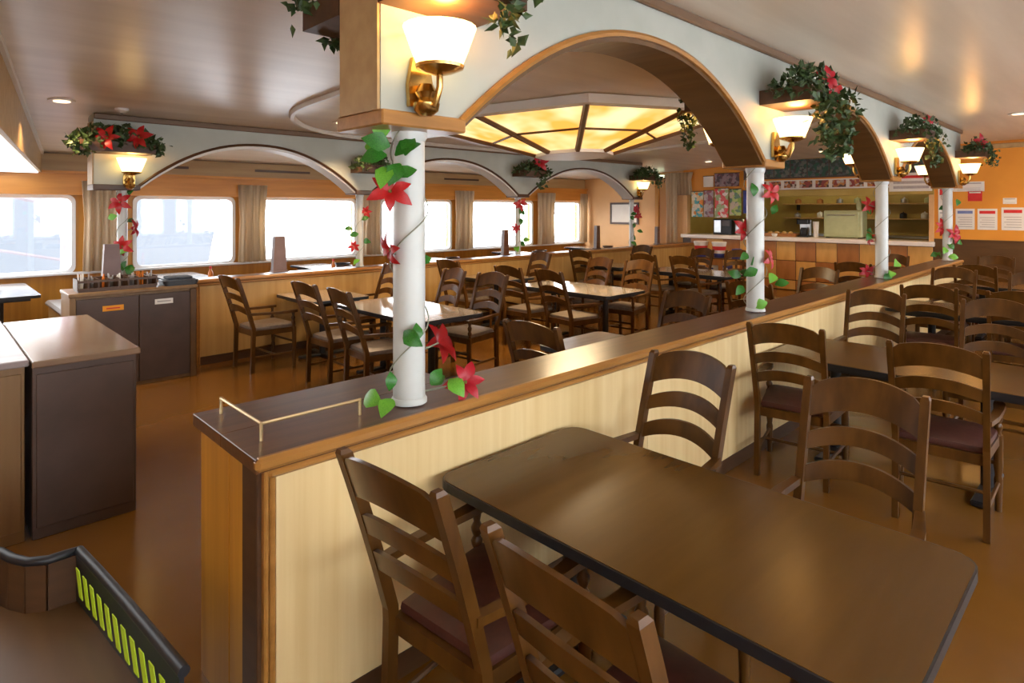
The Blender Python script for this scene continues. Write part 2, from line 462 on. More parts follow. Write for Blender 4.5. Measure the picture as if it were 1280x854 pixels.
def arcade(name, pil, half, yf, yb, zs, h, u0, u1, m_wall, m_soff, m_trim, tr=.012):
    """wall above the pillars with segmental arches, its soffits and edge trims"""
    pts = [(u0, zs)]
    bays = []
    for i in range(len(pil) - 1):
        a, b = pil[i] + half, pil[i + 1] - half
        bay = [(a + (b - a) * k / 28, arch_z(a + (b - a) * k / 28, a, b, zs, h)) for k in range(29)]
        bays.append(bay); pts += bay
    pts.append((u1, zs))
    mb = MB()
    zf, zb = zc(yf) + .01, zc(yb) + .01
    for y, zt in ((yf, zf), (yb, zb)):
        vs = []; fs = []
        for (u, z) in pts:
            vs += [(u, y, z), (u, y, zt)]
        for i in range(len(pts) - 1):
            fs.append((2 * i, 2 * i + 2, 2 * i + 3, 2 * i + 1))
        mb.add(vs, fs)
    for u in (u0, u1):
        mb.add([(u, yf, zs), (u, yb, zs), (u, yb, zb), (u, yf, zf)], [(0, 1, 2, 3)])
    w = struct(mb.build(name, m_wall))
    # soffit lining 2 cm thick under the arch, flat blocks over the pillars
    mb = MB()
    vs = []; fs = []
    T = .03
    for (u, z) in pts:
        vs += [(u, yf + .002, z), (u, yb - .002, z), (u, yf + .002, z - T), (u, yb - .002, z - T)]
    for i in range(len(pts) - 1):
        p, q = 4 * i, 4 * i + 4
        fs += [(p, q, q+1, p+1), (p+2, p+3, q+3, q+2), (p, p+2, q+2, q), (p+1, q+1, q+3, p+3)]
    n = 4 * (len(pts) - 1)
    fs += [(0, 1, 3, 2), (n, n+2, n+3, n+1)]
    mb.add(vs, fs)
    mb.build('arch_soffit', m_soff, w)
    for bay in bays:
        for y in (yf - .006, yb + .006):
            mb = MB(); mb.tube([(u, y, z + .012) for (u, z) in bay], tr + .006, 6); mb.build('arch_trim', m_trim, w, True)
    ends = [(u0, pil[0] + half)] + [(p - half, p + half) for p in pil[1:-1]] + [(pil[-1] - half, u1)]
    for a, b in ends:
        mb = MB(); mb.box((a - .01, yf - .025, zs - .035), (b + .01, yb + .025, zs + .02), .006); mb.build('capital_moulding', m_trim, w)
    mb = MB(); mb.box((u0 - .012, yf + .004, zs + .02), (u0 - .001, yb - .004, zb - .08)); mb.build('end_panel', 'tan_soffit', w)
    mb = MB(); mb.box((u0, yf - .03, zf - .07), (u1, yf + .0, zf - .012), .008); mb.build('cornice', 'cornice', w)
    mb = MB(); mb.box((u0, yb, zb - .07), (u1, yb + .03, zb - .012), .008); mb.build('cornice', 'cornice', w)
    return w
arcade('wall_arch_partition', PP, .155, 1.866, 2.14, 2.03, .58, 1.165, 10.93, 'arch_white', 'soffit_brown', 'trim')
arcade('wall_arch_window_side', AP, .12, 7.115, 7.36, 1.92, .50, 1.22, 10.56, 'arch_white', 'ceil_trim', 'darkwood', .010)

def pillar(x, y, z0, z1, label, r=.06):
    e = empty('pillar', (x, y, z0))
    h = z1 - z0
    mb = MB(); mb.lathe([(r, 0.02), (r, h * .5), (r * .97, h - .03)], n=24); mb.build('shaft', 'pillar', e, True)
    mb = MB(); mb.lathe([(r * 1.12, 0), (r * 1.12, .012), (r * 1.03, .022)], n=24); mb.build('base_ring', 'pillar', e, True)
    mb = MB(); mb.lathe([(r * .99, h - .035), (r * 1.10, h - .02), (r * 1.12, h)], n=24); mb.build('capital_ring', 'pillar', e, True)
    tag(e, label, 'pillar')
    return e
for x, t in zip(PP, ('large white round pillar in front, at the near end of the cream partition',
                     'second white round pillar along the cream partition, red flowers at its foot',
                     'third white round pillar along the cream partition, before the galley counter',
                     'farthest white round pillar at the end of the cream partition')):
    pillar(x, PY, PZ, 1.995, t, .062)
for x, t in zip(AP, ('slim white pillar of the far arcade behind the sideboard',
                     'slim white pillar of the far arcade seen just left of the front pillar',
                     'slim white pillar of the far arcade between third and fourth windows',
                     'last slim white pillar of the far arcade beside the framed picture')):
    pillar(x, AY, 0 if x < 2 else AZ, 1.885, t, .047)

# low partition (cream panel, dark cap) and half wall under the far arcade
def low_wall(name, x0, x1, yf, yb, h, m_front, m_end, m_back):
    e = empty(name, (0, 0, 0)); e['kind'] = 'structure'
    mb = MB(); mb.box((x0 + .02, yf + .03, 0), (x1, yb - .03, h - .05)); mb.build('core', m_end, e)
    n = max(1, round((x1 - x0) / 2.2)); w = (x1 - x0 - .08) / n
    for k in range(n):
        mb = MB(); mb.box((x0 + .06 + k * w, yf + .008, .09), (x0 + .06 + (k + 1) * w - .002, yf + .032, h - .055)); mb.build('front_panel', m_front, e)
        mb = MB(); mb.box((x0 + .02 + k * w, yb - .032, .09), (x0 + .02 + (k + 1) * w - .004, yb - .010, h - .055)); mb.build('back_panel', m_back, e)
    mb = MB(); mb.box((x0 + .02, yf - .004, 0), (x0 + .036, yf + .034, h - .05), .005); mb.box((x0 + .040, yf, 0), (x0 + .060, yf + .034, h - .05), .006); mb.build('corner_bead', 'trim', e)
    mb = MB(); mb.box((x0 + .012, yf + .14, 0), (x0 + .024, yb - .01, h - .05)); mb.build('end_panel', 'orange_wood', e)
    mb = MB(); mb.box((x0 + .006, yf + .02, 0), (x0 + .022, yf + .14, h - .05), .003); mb.build('end_stile', 'darkwood', e)
    mb = MB(); mb.box((x0 + .02, yf + .004, 0), (x1, yf + .036, .09)); mb.build('kick_board', 'darkwood', e)
    mb = MB(); mb.box((x0 - .01, yf - .012, h - .05), (x1 + .01, yb + .012, h - .006), .002); mb.build('cap_board', 'cap', e)
    mb = MB(); mb.box((x0 - .012, yf - .024, h - .046), (x1 + .014, yf + .012, h - .003), .012); mb.build('cap_nosing', 'trim', e)
    mb = MB(); mb.box((x0 + .03, yf - .012, h - .078), (x1, yf + .02, h - .05), .010); mb.build('cap_moulding', 'trim', e)
    return e
low_wall('wall_partition', .735, 11.03, PF, PB, PZ, 'cream', 'orange_wood', 'wainscot')
# wider cabinet-like block behind the partition's near end
e = empty('wall_partition_end', (0, 0, 0)); e['kind'] = 'structure'
EB = 2.43
mb = MB(); mb.box((.757, PB + .002, 0), (1.66, EB - .02, PZ - .052)); mb.build('core', 'orange_wood', e)
mb = MB(); mb.box((.747, PB + .002, 0), (.757, EB - .01, PZ - .052)); mb.build('end_panel', 'orange_wood', e)
mb = MB(); mb.box((.725, PB + .013, PZ - .05), (1.68, EB + .012, PZ - .006), .002); mb.build('cap_board', 'cap', e)
low_wall('wall_arcade_half', 2.13, XB - .2, AF, AB, AZ, 'wainscot', 'wainscot', 'wainscot')

# brass gallery rail on the partition's near end
e = empty('gallery_rail', (.80, 2.33, PZ)); tag(e, 'thin pale brass rail fixed on the near end of the partition top', 'rail')
mb = MB(); mb.tube([(0, .04, .05), (0, -.33, .05), (.36, -.33, .05)], .006, 6); mb.build('rail_bar', 'brass_pale', e)
for x, y in ((0, .04), (0, -.33), (.36, -.33)):
    mb = MB(); mb.tube([(x, y, -.008), (x, y, .055)], .006, 6); mb.build('rail_post', 'brass_pale', e)

# ------------------------------------------------------------------ ceiling fittings
# rounded moulding on the ceiling round the big lamp
LX, LY = 5.62, 4.75
mb = MB()
ol = rrect(6.0, 4.72, 1.6, 10); n = len(ol)
ring = [(LX + p[0], LY - .05 + p[1]) for p in ol]
mb.tube([(x, y, zc(y) - .012) for x, y in ring] + [(ring[0][0], ring[0][1], zc(ring[0][1]) - .012)], .035, 6)
struct(mb.build('trim_5', 'ceil_trim', None, True))
# dropped light box on the left
e = empty('ceiling_light_box', (0, 7.0, 2.2)); tag(e, 'long dropped ceiling box with white lit underside at the far left', 'light box')
def slanted(mb, plan, z0, tops):
    n = len(plan)
    mb.add([(x, y, z0) for x, y in plan] + [(x, y, t) for (x, y), t in zip(plan, tops)],
           [tuple(range(n - 1, -1, -1)), tuple(range(n, 2 * n))] + [(i, (i + 1) % n, n + (i + 1) % n, n + i) for i in range(n)])
    return mb
plan = [(1.20, 3.50), (.10, -3.8), (-1.6, -3.8), (-1.6, 3.50)]
slanted(MB(), plan, 0, [zc(7 + y) - 2.2 - .003 for x, y in plan]).build('box_body', 'tan_soffit', e)
slanted(MB(), [(1.16, 3.46), (.07, -3.76), (-1.56, -3.76), (-1.56, 3.46)], -.012, [-.001] * 4).build('diffuser', 'soffit_light', e)
tp = [(1.20, 3.50), (.10, -3.8), (.125, -3.805), (1.225, 3.495)]
tz = [zc(7 + y) - 2.2 - .003 for x, y in tp]
mb = MB()
mb.add([(x, y, z - .05) for (x, y), z in zip(tp, tz)] + [(x, y, z) for (x, y), z in zip(tp, tz)], [(3, 2, 1, 0), (4, 5, 6, 7), (0, 1, 5, 4), (1, 2, 6, 5), (2, 3, 7, 6), (3, 0, 4, 7)])
mb.build('edge_trim', 'ceil_trim', e)

def downlight(x, y, label):
    e = empty('downlight', (x, y, zc(y)))
    mb = MB(); mb.lathe([(.10, -.012), (.105, -.002), (.07, -.001), (.065, -.010)], n=20); mb.build('trim_ring', 'ceil_trim', e, True)
    mb = MB(); mb.lathe([(.064, -.016), (.064, -.011)], n=20); mb.build('lens', 'downlight', e)
    e.rotation_euler = (-math.atan(.041) if y > 1.9 else 0, 0, 0)
    tag(e, label, 'downlight', 'ceiling downlights')
    ld = bpy.data.lights.new('downlight_lamp', 'SPOT'); ld.energy = 26; ld.color = (1.0, .66, .36); ld.spot_size = R(120); ld.spot_blend = .6; ld.shadow_soft_size = .05
    lo = bpy.data.objects.new('downlight_lamp', ld); C.objects.link(lo); lo.parent = e; lo.location = (0, 0, -.03)
downlight(.90, 6.62, 'round recessed downlight in the ceiling at upper left')
downlight(3.40, 6.25, 'round recessed downlight inside the curved ceiling moulding')
downlight(3.73, 6.69, 'small downlight by the far arcade, behind the front pillar leaves')
downlight(9.5, 1.05, 'round recessed downlight in the right aisle ceiling')
downlight(11.6, 6.2, 'added downlight brightening the left end of the galley counter')  # downlights from here down are added to brighten the galley end and centre
downlight(11.9, 4.1, 'added fill downlight in front of the galley oven')
downlight(12.0, 1.2, 'added downlight brightening the orange notice wall')
downlight(11.9, 9.0, 'added downlight brightening the framed picture wall')
downlight(8.9, 3.6, 'added fill downlight between the octagonal lamp and the galley')
e = empty('smoke_detector', (1.38, 6.75, zc(6.75))); tag(e, 'small round smoke detector on ceiling above the far planter', 'detector')
mb = MB(); mb.lathe([(.06, 0), (.06, -.02), (.035, -.04), (.01, -.045)], n=16); mb.build('body', 'ceil_trim', e, True)
mb = MB(); mb.lathe([(.012, -.045), (.012, -.055)], n=10); mb.build('sensor_cap', 'cab_dark', e, True)

# octagonal leaded glass ceiling lamp, hanging as an inverted shallow pyramid
e = empty('ceiling_lamp', (LX, LY, zc(LY) - .01)); e.rotation_euler = (-math.atan(.041), 0, 0)
tag(e, 'large octagonal amber glass ceiling lamp glowing above the centre tables', 'ceiling lamp')
def octp(r, z):
    return [Vector((r * math.cos(R(45 * k)), r * math.sin(R(45 * k)), z)) for k in range(8)]
RIM, MID, HUB = octp(1.55, -.05), octp(.98, -.21), octp(.46, -.365)
mb = MB()
ring_prism(mb, [(p.x, p.y) for p in octp(1.67, 0)], [(p.x, p.y) for p in octp(1.52, 0)], 'z', -.085, 0); mb.build('rim_frame', 'ceil_trim', e)
for k in range(8):
    k2 = (k + 1) % 8
    for A, B in ((RIM, MID), (MID, HUB)):
        a, b, c, d = A[k], A[k2], B[k2], B[k]
        up = Vector((0, 0, .008))
        mb = MB(); mb.add([a, b, c, d, a + up, b + up, c + up, d + up], [(0, 3, 2, 1), (4, 5, 6, 7), (0, 1, 5, 4), (1, 2, 6, 5), (2, 3, 7, 6), (3, 0, 4, 7)])
        mb.build('glass_panel', 'lamp_glass', e)
    dn = Vector((0, 0, -.008))
    mb = MB(); mb.tube([RIM[k] + dn, HUB[k] + dn], .034, 6); mb.build('rib', 'soffit_brown', e)
    mb = MB(); mb.tube([MID[k] + dn, MID[k2] + dn], .014, 6); mb.build('cross_rib', 'soffit_brown', e)
mb = MB(); mb.prism([(p.x, p.y) for p in octp(.47, 0)], 'z', -.40, -.355); mb.build('hub_plate', 'ceil_trim', e)
ld = bpy.data.lights.new('lamp_bulbs', 'AREA'); ld.shape = 'DISK'; ld.size = .7; ld.energy = 24; ld.color = (1.0, .74, .42)
lo = bpy.data.objects.new('lamp_bulbs', ld); C.objects.link(lo); lo.parent = e; lo.location = (0, 0, -.41)

# ------------------------------------------------------------------ curtains on the far wall
def curtain(x0, x1, y, z0, z1, label, folds=4, axis='x'):
    mb = MB()
    n = folds * 8
    vs = []; fs = []
    for j, z in enumerate((z1, (z0 + z1) / 2 + .1, z0)):
        pinch = (1.0, .86, .94)[j]
        for i in range(n + 1):
            t = i / n
            a = (x0 + x1) / 2 + (t - .5) * (x1 - x0) * pinch
            d = .035 * math.sin(t * folds * 2 * PI + .4 * j) + .008 * math.sin(t * 23)
            vs.append((a, y + d, z) if axis == 'x' else (y + d, a, z))
    for j in range(2):
        for i in range(n):
            p = j * (n + 1) + i
            fs.append((p, p + 1, p + n + 2, p + n + 1))
    mb.add(vs, fs)
    o = mb.build('curtain', 'curtain', None, True)
    md = o.modifiers.new('cloth', 'SOLIDIFY'); md.thickness = .006
    tag(o, label, 'curtain', 'tan curtains along the far windows')
    return o
curtain(1.66, 2.12, YW - .22, .80, 2.10, 'tan curtain hanging left of the flowered pillar behind the sideboard')
curtain(3.82, 4.31, YW - .22, .80, 2.10, 'tan curtain between the second and third windows, above the armchair')
curtain(6.17, 6.58, YW - .22, .80, 2.10, 'tan curtain half hidden behind the front white pillar')
curtain(8.47, 9.01, YW - .22, .80, 2.10, 'tan curtain just right of the front white pillar')
curtain(11.10, 11.76, YW - .22, .80, 2.10, 'tan curtain right of the third slim arcade pillar')
curtain(12.78, 13.06, YW - .22, .80, 2.10, 'last tan curtain at the galley end of the window wall', 3)

# ------------------------------------------------------------------ window booths: benches and tables
bx = [(-.32, 'low taupe booth bench at the far left edge under the window'),
      (1.68, 'low taupe booth bench behind the sideboard')]
def bench():
    e = empty('booth_bench')
    mb = MB(); mb.box((-.10, .0, .40), (.10, 1.62, .74), .03); mb.build('backrest', 'bench', e)
    for s in (-1, 1):
        mb = MB(); mb.box((s * .10, .02, .38), (s * .46, 1.62, .46), .03); mb.build('seat_cushion', 'seat_taupe', e)
        mb = MB(); mb.box((s * .12, .05, 0), (s * .42, 1.60, .379)); mb.build('seat_base', 'wainscot', e)
    mb = MB(); mb.box((-.119, .0, 0), (.119, 1.62, .40)); mb.build('plinth', 'wainscot', e)
    return e
proto = bench()
for i, (x, lab) in enumerate(bx):
    o = proto if i == 0 else copy_tree(proto)
    o.location = (x, 8.75, 0)
    tag(o, lab, 'bench', 'window booth benches')
def menu_stand(x, y, z, h, w, m, lab):
    e = empty('menu_stand', (x, y, z)); tag(e, lab, 'menu stand', 'tapered menu stands')
    mb = MB(); mb.prism([(-w / 2, 0), (w / 2, 0), (w * .36, h), (-w * .36, h)], 'y', -.035, .035); mb.build('board', m, e)
    mb = MB(); mb.box((-w * .56, -.06, 0), (w * .56, .06, .018), .004); mb.build('stand_foot', m, e)
menu_stand(1.36, 7.085, .93, .42, .17, 'bench', 'tall tapered mauve menu stand behind the cutlery caddy')
menu_stand(3.12, 7.27, AZ, .43, .17, 'bench', 'tall tapered mauve menu stand on the ledge before the third window')
menu_stand(6.88, 7.27, AZ, .42, .12, 'cap', 'tall tapered red-brown menu stand left of the third arcade pillar')
menu_stand(9.30, 7.27, AZ, .44, .12, 'cap', 'tall tapered red-brown menu stand against the last window')
menu_stand(11.38, 7.27, AZ, .38, .11, 'cap', 'tall tapered red-brown menu stand beside the cream galley curtain')

def bare_table(name, w, d, h, mt, r=.05, legs=1):
    """pedestal table, long side along y"""
    e = empty(name)
    mb = MB(); mb.prism(rrect(w - .012, d - .012, r), 'z', h - .026, h); mb.build('table_top', mt, e)
    mb = MB(); ring_prism(mb, rrect(w, d, r + .004), rrect(w - .0125, d - .0125, r), 'z', h - .034, h - .002); mb.build('edge_band', 'black', e)
    mb = MB(); mb.box((-w * .36, -d * .42, h - .075), (w * .36, d * .42, h - .0265)); mb.build('under_frame', 'iron', e)
    for s in ([0] if legs == 1 else [-d * .28, d * .28]):
        mb = MB(); mb.lathe([(.035, .03), (.035, h - .075)], (0, s, 0), 12); mb.build('column', 'iron', e, True)
        mb = MB(); mb.box((-w * .38, s - .04, 0), (w * .38, s + .04, .035), .01)
        if legs == 1: mb.box((-.04, s - d * .3, 0), (.04, s + d * .3, .033), .01)
        mb.build('foot', 'iron', e)
    return e
bt = bare_table('booth_table', .62, 1.62, .71, 'top_sheen')
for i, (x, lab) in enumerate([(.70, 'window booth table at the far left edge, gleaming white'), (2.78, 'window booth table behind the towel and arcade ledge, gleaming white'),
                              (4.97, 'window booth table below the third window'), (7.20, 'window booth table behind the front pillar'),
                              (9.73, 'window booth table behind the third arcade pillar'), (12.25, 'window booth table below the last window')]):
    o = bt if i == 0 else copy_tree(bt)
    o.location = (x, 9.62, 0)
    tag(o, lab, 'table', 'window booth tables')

# ------------------------------------------------------------------ dining tables and ladder-back chairs
def slat_mesh(w, z0, ztop_mid, ztop_end, zbot_mid, bow, th=.016, shoulder=False):
    """curved back slat across y, bowed towards -x; heights relative to z0"""
    n = 14
    vs = []; fs = []
    for i in range(n + 1):
        s = -1 + 2 * i / n
        y = s * w / 2
        x = -bow * (1 - s * s)
        k = 1 - abs(s) ** 2.2
        zt = ztop_end + (ztop_mid - ztop_end) * k
        if shoulder and abs(s) > .86:
            zt -= .012
        zb = zbot_mid * (1 - s * s)
        vs += [(x, y, z0 + zb), (x - th, y, z0 + zb), (x - th, y, z0 + zt), (x, y, z0 + zt)]
    for i in range(n):
        p, q = 4 * i, 4 * i + 4
        for a in range(4):
            b = (a + 1) % 4
            fs.append((p + a, p + b, q + b, q + a))
    fs += [(0, 1, 2, 3), (4 * n + 3, 4 * n + 2, 4 * n + 1, 4 * n)]
    return vs, fs

CH_H = 1.00
def post_x(z):
    return -.205 - .03 * max(0, .45 - z) - (.27 * max(0, z - .45) + .08 * max(0, z - .45) ** 2)
def make_chair(seat_mat):
    """faces +x, origin on the floor below the seat"""
    e = empty('ladder_back_chair')
    W = .20
    for s in (-1, 1):
        mb = MB()
        zs = [0, .2, .42, .46, .6, .75, .9, CH_H - .012, CH_H]
        vs = []; fs = []
        for j, z in enumerate(zs):
            x = post_x(z); hw = .015; hd = .020
            if j == len(zs) - 1: hw, hd = .010, .013
            yo = s * (W + .008 * max(0, z - .45))
            vs += [(x - hd, yo - hw, z), (x + hd, yo - hw, z), (x + hd, yo + hw, z), (x - hd, yo + hw, z)]
        for j in range(len(zs) - 1):
            p, q = 4 * j, 4 * j + 4
            for a in range(4):
                b = (a + 1) % 4
                fs.append((p + a, p + b, q + b, q + a))
        fs += [(3, 2, 1, 0), tuple(4 * (len(zs) - 1) + k for k in range(4))]
        mb.add(vs, fs); mb.build('back_post', 'chair', e)
        mb = MB(); mb.lathe([(.016, 0), (.019, .10), (.022, .18), (.017, .20), (.023, .25), (.023, .43)], (.225, s * .235, 0), 10); mb.build('leg', 'chair', e, True)
        mb = MB(); mb.lathe([(.018, .43), (.012, .45), (.019, .465), (.022, .48), (.013, .497), (.020, .515), (.022, .53), (.012, .55), (.017, .575), (.015, .585)], (.215, s * .235, 0), 10); mb.build('arm_post', 'chair', e, True)
        mb = MB()
        vs = []; fs = []
        ap = [(-.25, s * .206, .612, .016), (-.10, s * .228, .606, .020), (.08, s * .240, .598, .022), (.20, s * .240, .598, .028), (.255, s * .237, .598, .020)]
        for (x, y, z, hw) in ap:
            vs += [(x, y - hw, z - .014), (x, y + hw, z - .014), (x, y + hw, z + .012), (x, y - hw, z + .012)]
        for j in range(len(ap) - 1):
            p, q = 4 * j, 4 * j + 4
            for a in range(4):
                b = (a + 1) % 4
                fs.append((p + a, p + b, q + b, q + a))
        fs += [(3, 2, 1, 0), tuple(4 * (len(ap) - 1) + k for k in range(4))]
        mb.add(vs, fs); mb.build('armrest', 'chair', e)
        mb = MB(); mb.tube([(-.20, s * W, .16), (.225, s * .235, .16)], .011, 6); mb.build('stretcher', 'chair', e, True)
    mb = MB(); mb.tube([(.02, -.22, .16), (.02, .22, .16)], .011, 6); mb.build('stretcher', 'chair', e, True)
    mb = MB(); mb.tube([(.225, -.235, .27), (.225, .235, .27)], .012, 6); mb.build('stretcher', 'chair', e, True)
    mb = MB()
    mb.prism([(-.20, -.195), (.245, -.245), (.245, .245), (-.20, .195)], 'z', .375, .430); mb.build('seat_frame', 'chair', e)
    mb = MB()
    pr = [(-.175, -.185), (.10, -.222), (.235, -.232), (.252, -.21), (.255, 0), (.252, .21), (.235, .232), (.10, .222), (-.175, .185)]
    n = len(pr); vs = []; fs = []
    for sc, z in ((1.0, .431), (1.015, .445), (1.0, .462), (.88, .474), (.45, .480)):
        vs += [((p[0] - .03) * sc + .03, p[1] * sc, z) for p in pr]
    for j in range(4):
        for i in range(n):
            i2 = (i + 1) % n
            fs.append((j * n + i, j * n + i2, (j + 1) * n + i2, (j + 1) * n + i))
    fs += [tuple(range(n - 1, -1, -1)), tuple(4 * n + i for i in range(n))]
    mb.add(vs, fs); mb.build('seat', seat_mat, e, True)
    # three arched slats set between the posts
    for z0, mid, end, bot, sh in ((CH_H - .150, .168, .125, .042, True), (CH_H - .275, .108, .064, .042, False), (CH_H - .398, .108, .064, .042, False)):
        vs, fs = slat_mesh(W * 2 - .02, 0, mid, end, bot, .030, .016, sh)
        # shear the slat so it follows the rake of the posts
        vs = [(x + post_x(z0 + z), y, z0 + z) for (x, y, z) in vs]
        mb = MB(); mb.add(vs, fs); mb.build('back_slat', 'chair', e, True)
    return e

chairM = make_chair('seat_maroon')
chairT = make_chair('seat_taupe')
used = {'m': False, 't': False}
def place_chair(kind, x, y, face, label, group, jit=0.0):
    src = chairM if kind == 'm' else chairT
    if not used[kind]:
        o = src; used[kind] = True
    else:
        o = copy_tree(src)
    o.location = (x + .05 * face, y, 0)
    o.rotation_euler = (0, 0, (0 if face > 0 else PI) + R(jit))
    tag(o, label, 'chair', group)

# right-hand aisle, tables at right angles to the partition
TABW, TABL = .80, 1.52
TR = [(1.78, 'nearest large brown table'), (4.62, 'second brown table along the cream partition'), (7.42, 'third brown table along the cream partition'), (10.2, 'farthest brown table along the cream partition')]
rt = bare_table('dining_table', TABW, TABL, .70, 'top', .07, 2)
labs = ['large brown rectangular dining table with black edge in the foreground', 'second brown dining table along the cream partition, between two pairs of chairs',
        'third brown dining table along the cream partition', 'farthest brown dining table along the cream partition']
for i, (x, nm) in enumerate(TR):
    o = rt if i == 0 else copy_tree(rt)
    o.location = (x, 1.84 - TABL / 2, 0)
    tag(o, labs[i], 'table', 'brown tables in the right aisle')
    nb = {0: (1.232, 1.227), 1: (4.05, 4.06), 2: (6.88, 6.9), 3: (9.65, 9.65)}[i]       # seat centre of the near-side chairs
    fb = {0: (2.29, 2.36), 1: (5.47, 5.50), 2: (8.35, 8.3), 3: (10.95, 10.95)}[i]
    ny = {0: (1.457, .79), 1: (1.56, .78), 2: (1.41, .75), 3: (1.45, .75)}[i]
    fy = {0: (1.50, .75), 1: (1.54, .75), 2: (1.54, .8), 3: (1.5, .75)}[i]
    nj = {0: (5, -3), 1: (9, 6), 2: (8, 4), 3: (0, 0)}[i]
    fj = {0: (-2, 3), 1: (5, 3), 2: (0, 3), 3: (0, 0)}[i]
    for k, end in enumerate(('partition end', 'aisle end')):
        place_chair('m', nb[k], ny[k], 1, f'ladder-back chair, near side of {nm}, {end}', 'maroon-seated ladder-back chairs', nj[k])
        place_chair('m', fb[k], fy[k], -1, f'ladder-back chair, far side of {nm}, {end}', 'maroon-seated ladder-back chairs', fj[k])

# centre section
TC = [(3.53, 5.18, 'gleaming table behind the front pillar'), (6.02, 5.0, 'gleaming table under the octagonal lamp'), (8.9, 5.0, 'centre table nearest the galley counter')]
ct = bare_table('dining_table', .80, 1.52, .70, 'top_sheen', .07, 2)
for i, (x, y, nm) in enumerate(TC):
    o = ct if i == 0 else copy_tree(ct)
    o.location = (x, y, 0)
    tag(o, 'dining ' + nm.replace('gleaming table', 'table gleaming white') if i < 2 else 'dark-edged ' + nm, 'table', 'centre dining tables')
    for dy, end in ((.36, 'window end'), (-.36, 'partition end')):
        place_chair('t', x - (.58 if i else .60), y + dy + (.02 if i else 0), 1, f'ladder-back chair, near side of {nm}, {end}', 'taupe-seated ladder-back chairs', 3 if dy > 0 else -5)
        place_chair('t', x + .58, y + dy + .02, -1, f'ladder-back chair, far side of {nm}, {end}', 'taupe-seated ladder-back chairs', -6 if dy > 0 else 5)
st = bare_table('small_table', .74, .90, .70, 'top_sheen', .06, 1)
SB = [(3.63, 2.66, 'small table tucked behind the partition near the front pillar'), (6.6, 2.66, 'small table tucked behind the partition past the second pillar'), (9.6, 2.66, 'small table tucked behind the partition past the third pillar'),
      (3.36, 6.63, 'small table against the far half wall beside the armchair'), (6.1, 6.63, 'second small table against the far half wall'), (8.9, 6.63, 'third small table against the far half wall')]
for i, (x, y, nm) in enumerate(SB):
    o = st if i == 0 else copy_tree(st)
    o.location = (x, y, 0)
    tag(o, 'two-seat ' + nm, 'table', 'two-seat tables')
    nx, fx = x - .62, x + .62
    if i == 3: nx = 2.62
    place_chair('t', nx, y - .02, 1, f'ladder-back chair, near side of {nm}', 'taupe-seated ladder-back chairs', 4)
    place_chair('t', fx, y, -1, f'ladder-back chair, far side of {nm}', 'taupe-seated ladder-back chairs', -4)

# ------------------------------------------------------------------ left foreground: counters, sideboard, box
def counter(name, x0, x1, y0, y1, h, m_body, m_top, label):
    e = empty(name, ((x0 + x1) / 2, (y0 + y1) / 2, 0))
    w, d = (x1 - x0) / 2, (y1 - y0) / 2
    mb = MB(); mb.box((-w + .004, -d + .015, .0), (w - .015, d, h - .035), .004); mb.build('body', m_body, e)
    mb = MB(); mb.box((-w + .02, -d + .006, .06), (w - .03, -d + .016, h - .07), .003); mb.build('front_panel', m_body, e)
    mb = MB(); mb.box((-w + .001, -d - .012, h - .035), (w, d + .01, h), .006); mb.build('counter_top', m_top, e)
    tag(e, label, 'counter')
    return e
counter('service_counter', .41, .895, 3.94, 5.42, .92, 'cab_dark', 'cab_top', 'dark taupe service counter with a wood-look top at left')
counter('service_counter', -.30, .402, 3.96, 5.46, .93, 'cab_tan', 'lilac_top', 'brown wood counter with a pale grey top at the left edge')

e = empty('sideboard', (1.50, 6.94, 0)); tag(e, 'dark taupe two-door sideboard standing under the far arcade pillar', 'sideboard')
sx0, sx1 = -.53, .53
mb = MB(); mb.box((sx0, -.20, 0), (sx1, .24, .90), .004); mb.build('carcass', 'cab_tan', e)
mb = MB(); mb.box((sx0 - .01, -.235, .896), (sx1 + .01, .25, .93), .006); mb.build('top_board', 'cab_tan', e)
for s, x0, x1 in ((0, sx0 + .05, .015), (1, .022, sx1 - .06)):
    mb = MB(); mb.box((x0, -.222, .04), (x1, -.199, .87), .003); d = mb.build('door', 'cab_dark', e)
    if s == 0:
        mb = MB(); mb.box((x0 + .20, -.225, .745), (x0 + .37, -.221, .795)); o = mb.build('door_label', 'orange_label', d); o['label'] = 'bright orange label'
        mb = MB(); mb.box((x0 + .23, -.2265, .765), (x0 + .34, -.2248, .775)); mb.build('printed_line', 'red_print', d)
    else:
        mb = MB(); mb.box((x0 + .13, -.225, .765), (x0 + .29, -.221, .815)); o = mb.build('door_label', 'white', d); o['label'] = 'white label'
        mb = MB(); mb.box((x0 + .15, -.2265, .785), (x0 + .27, -.2248, .797)); mb.build('printed_line', 'grey_print', d)
mb = MB(); mb.box((sx1 - .058, -.22, .0), (sx1, -.199, .89), .004); mb.build('stile', 'soffit_brown', e)
mb = MB(); mb.box((sx0, -.22, .0), (sx0 + .048, -.199, .89), .004); mb.build('stile', 'cab_tan', e)

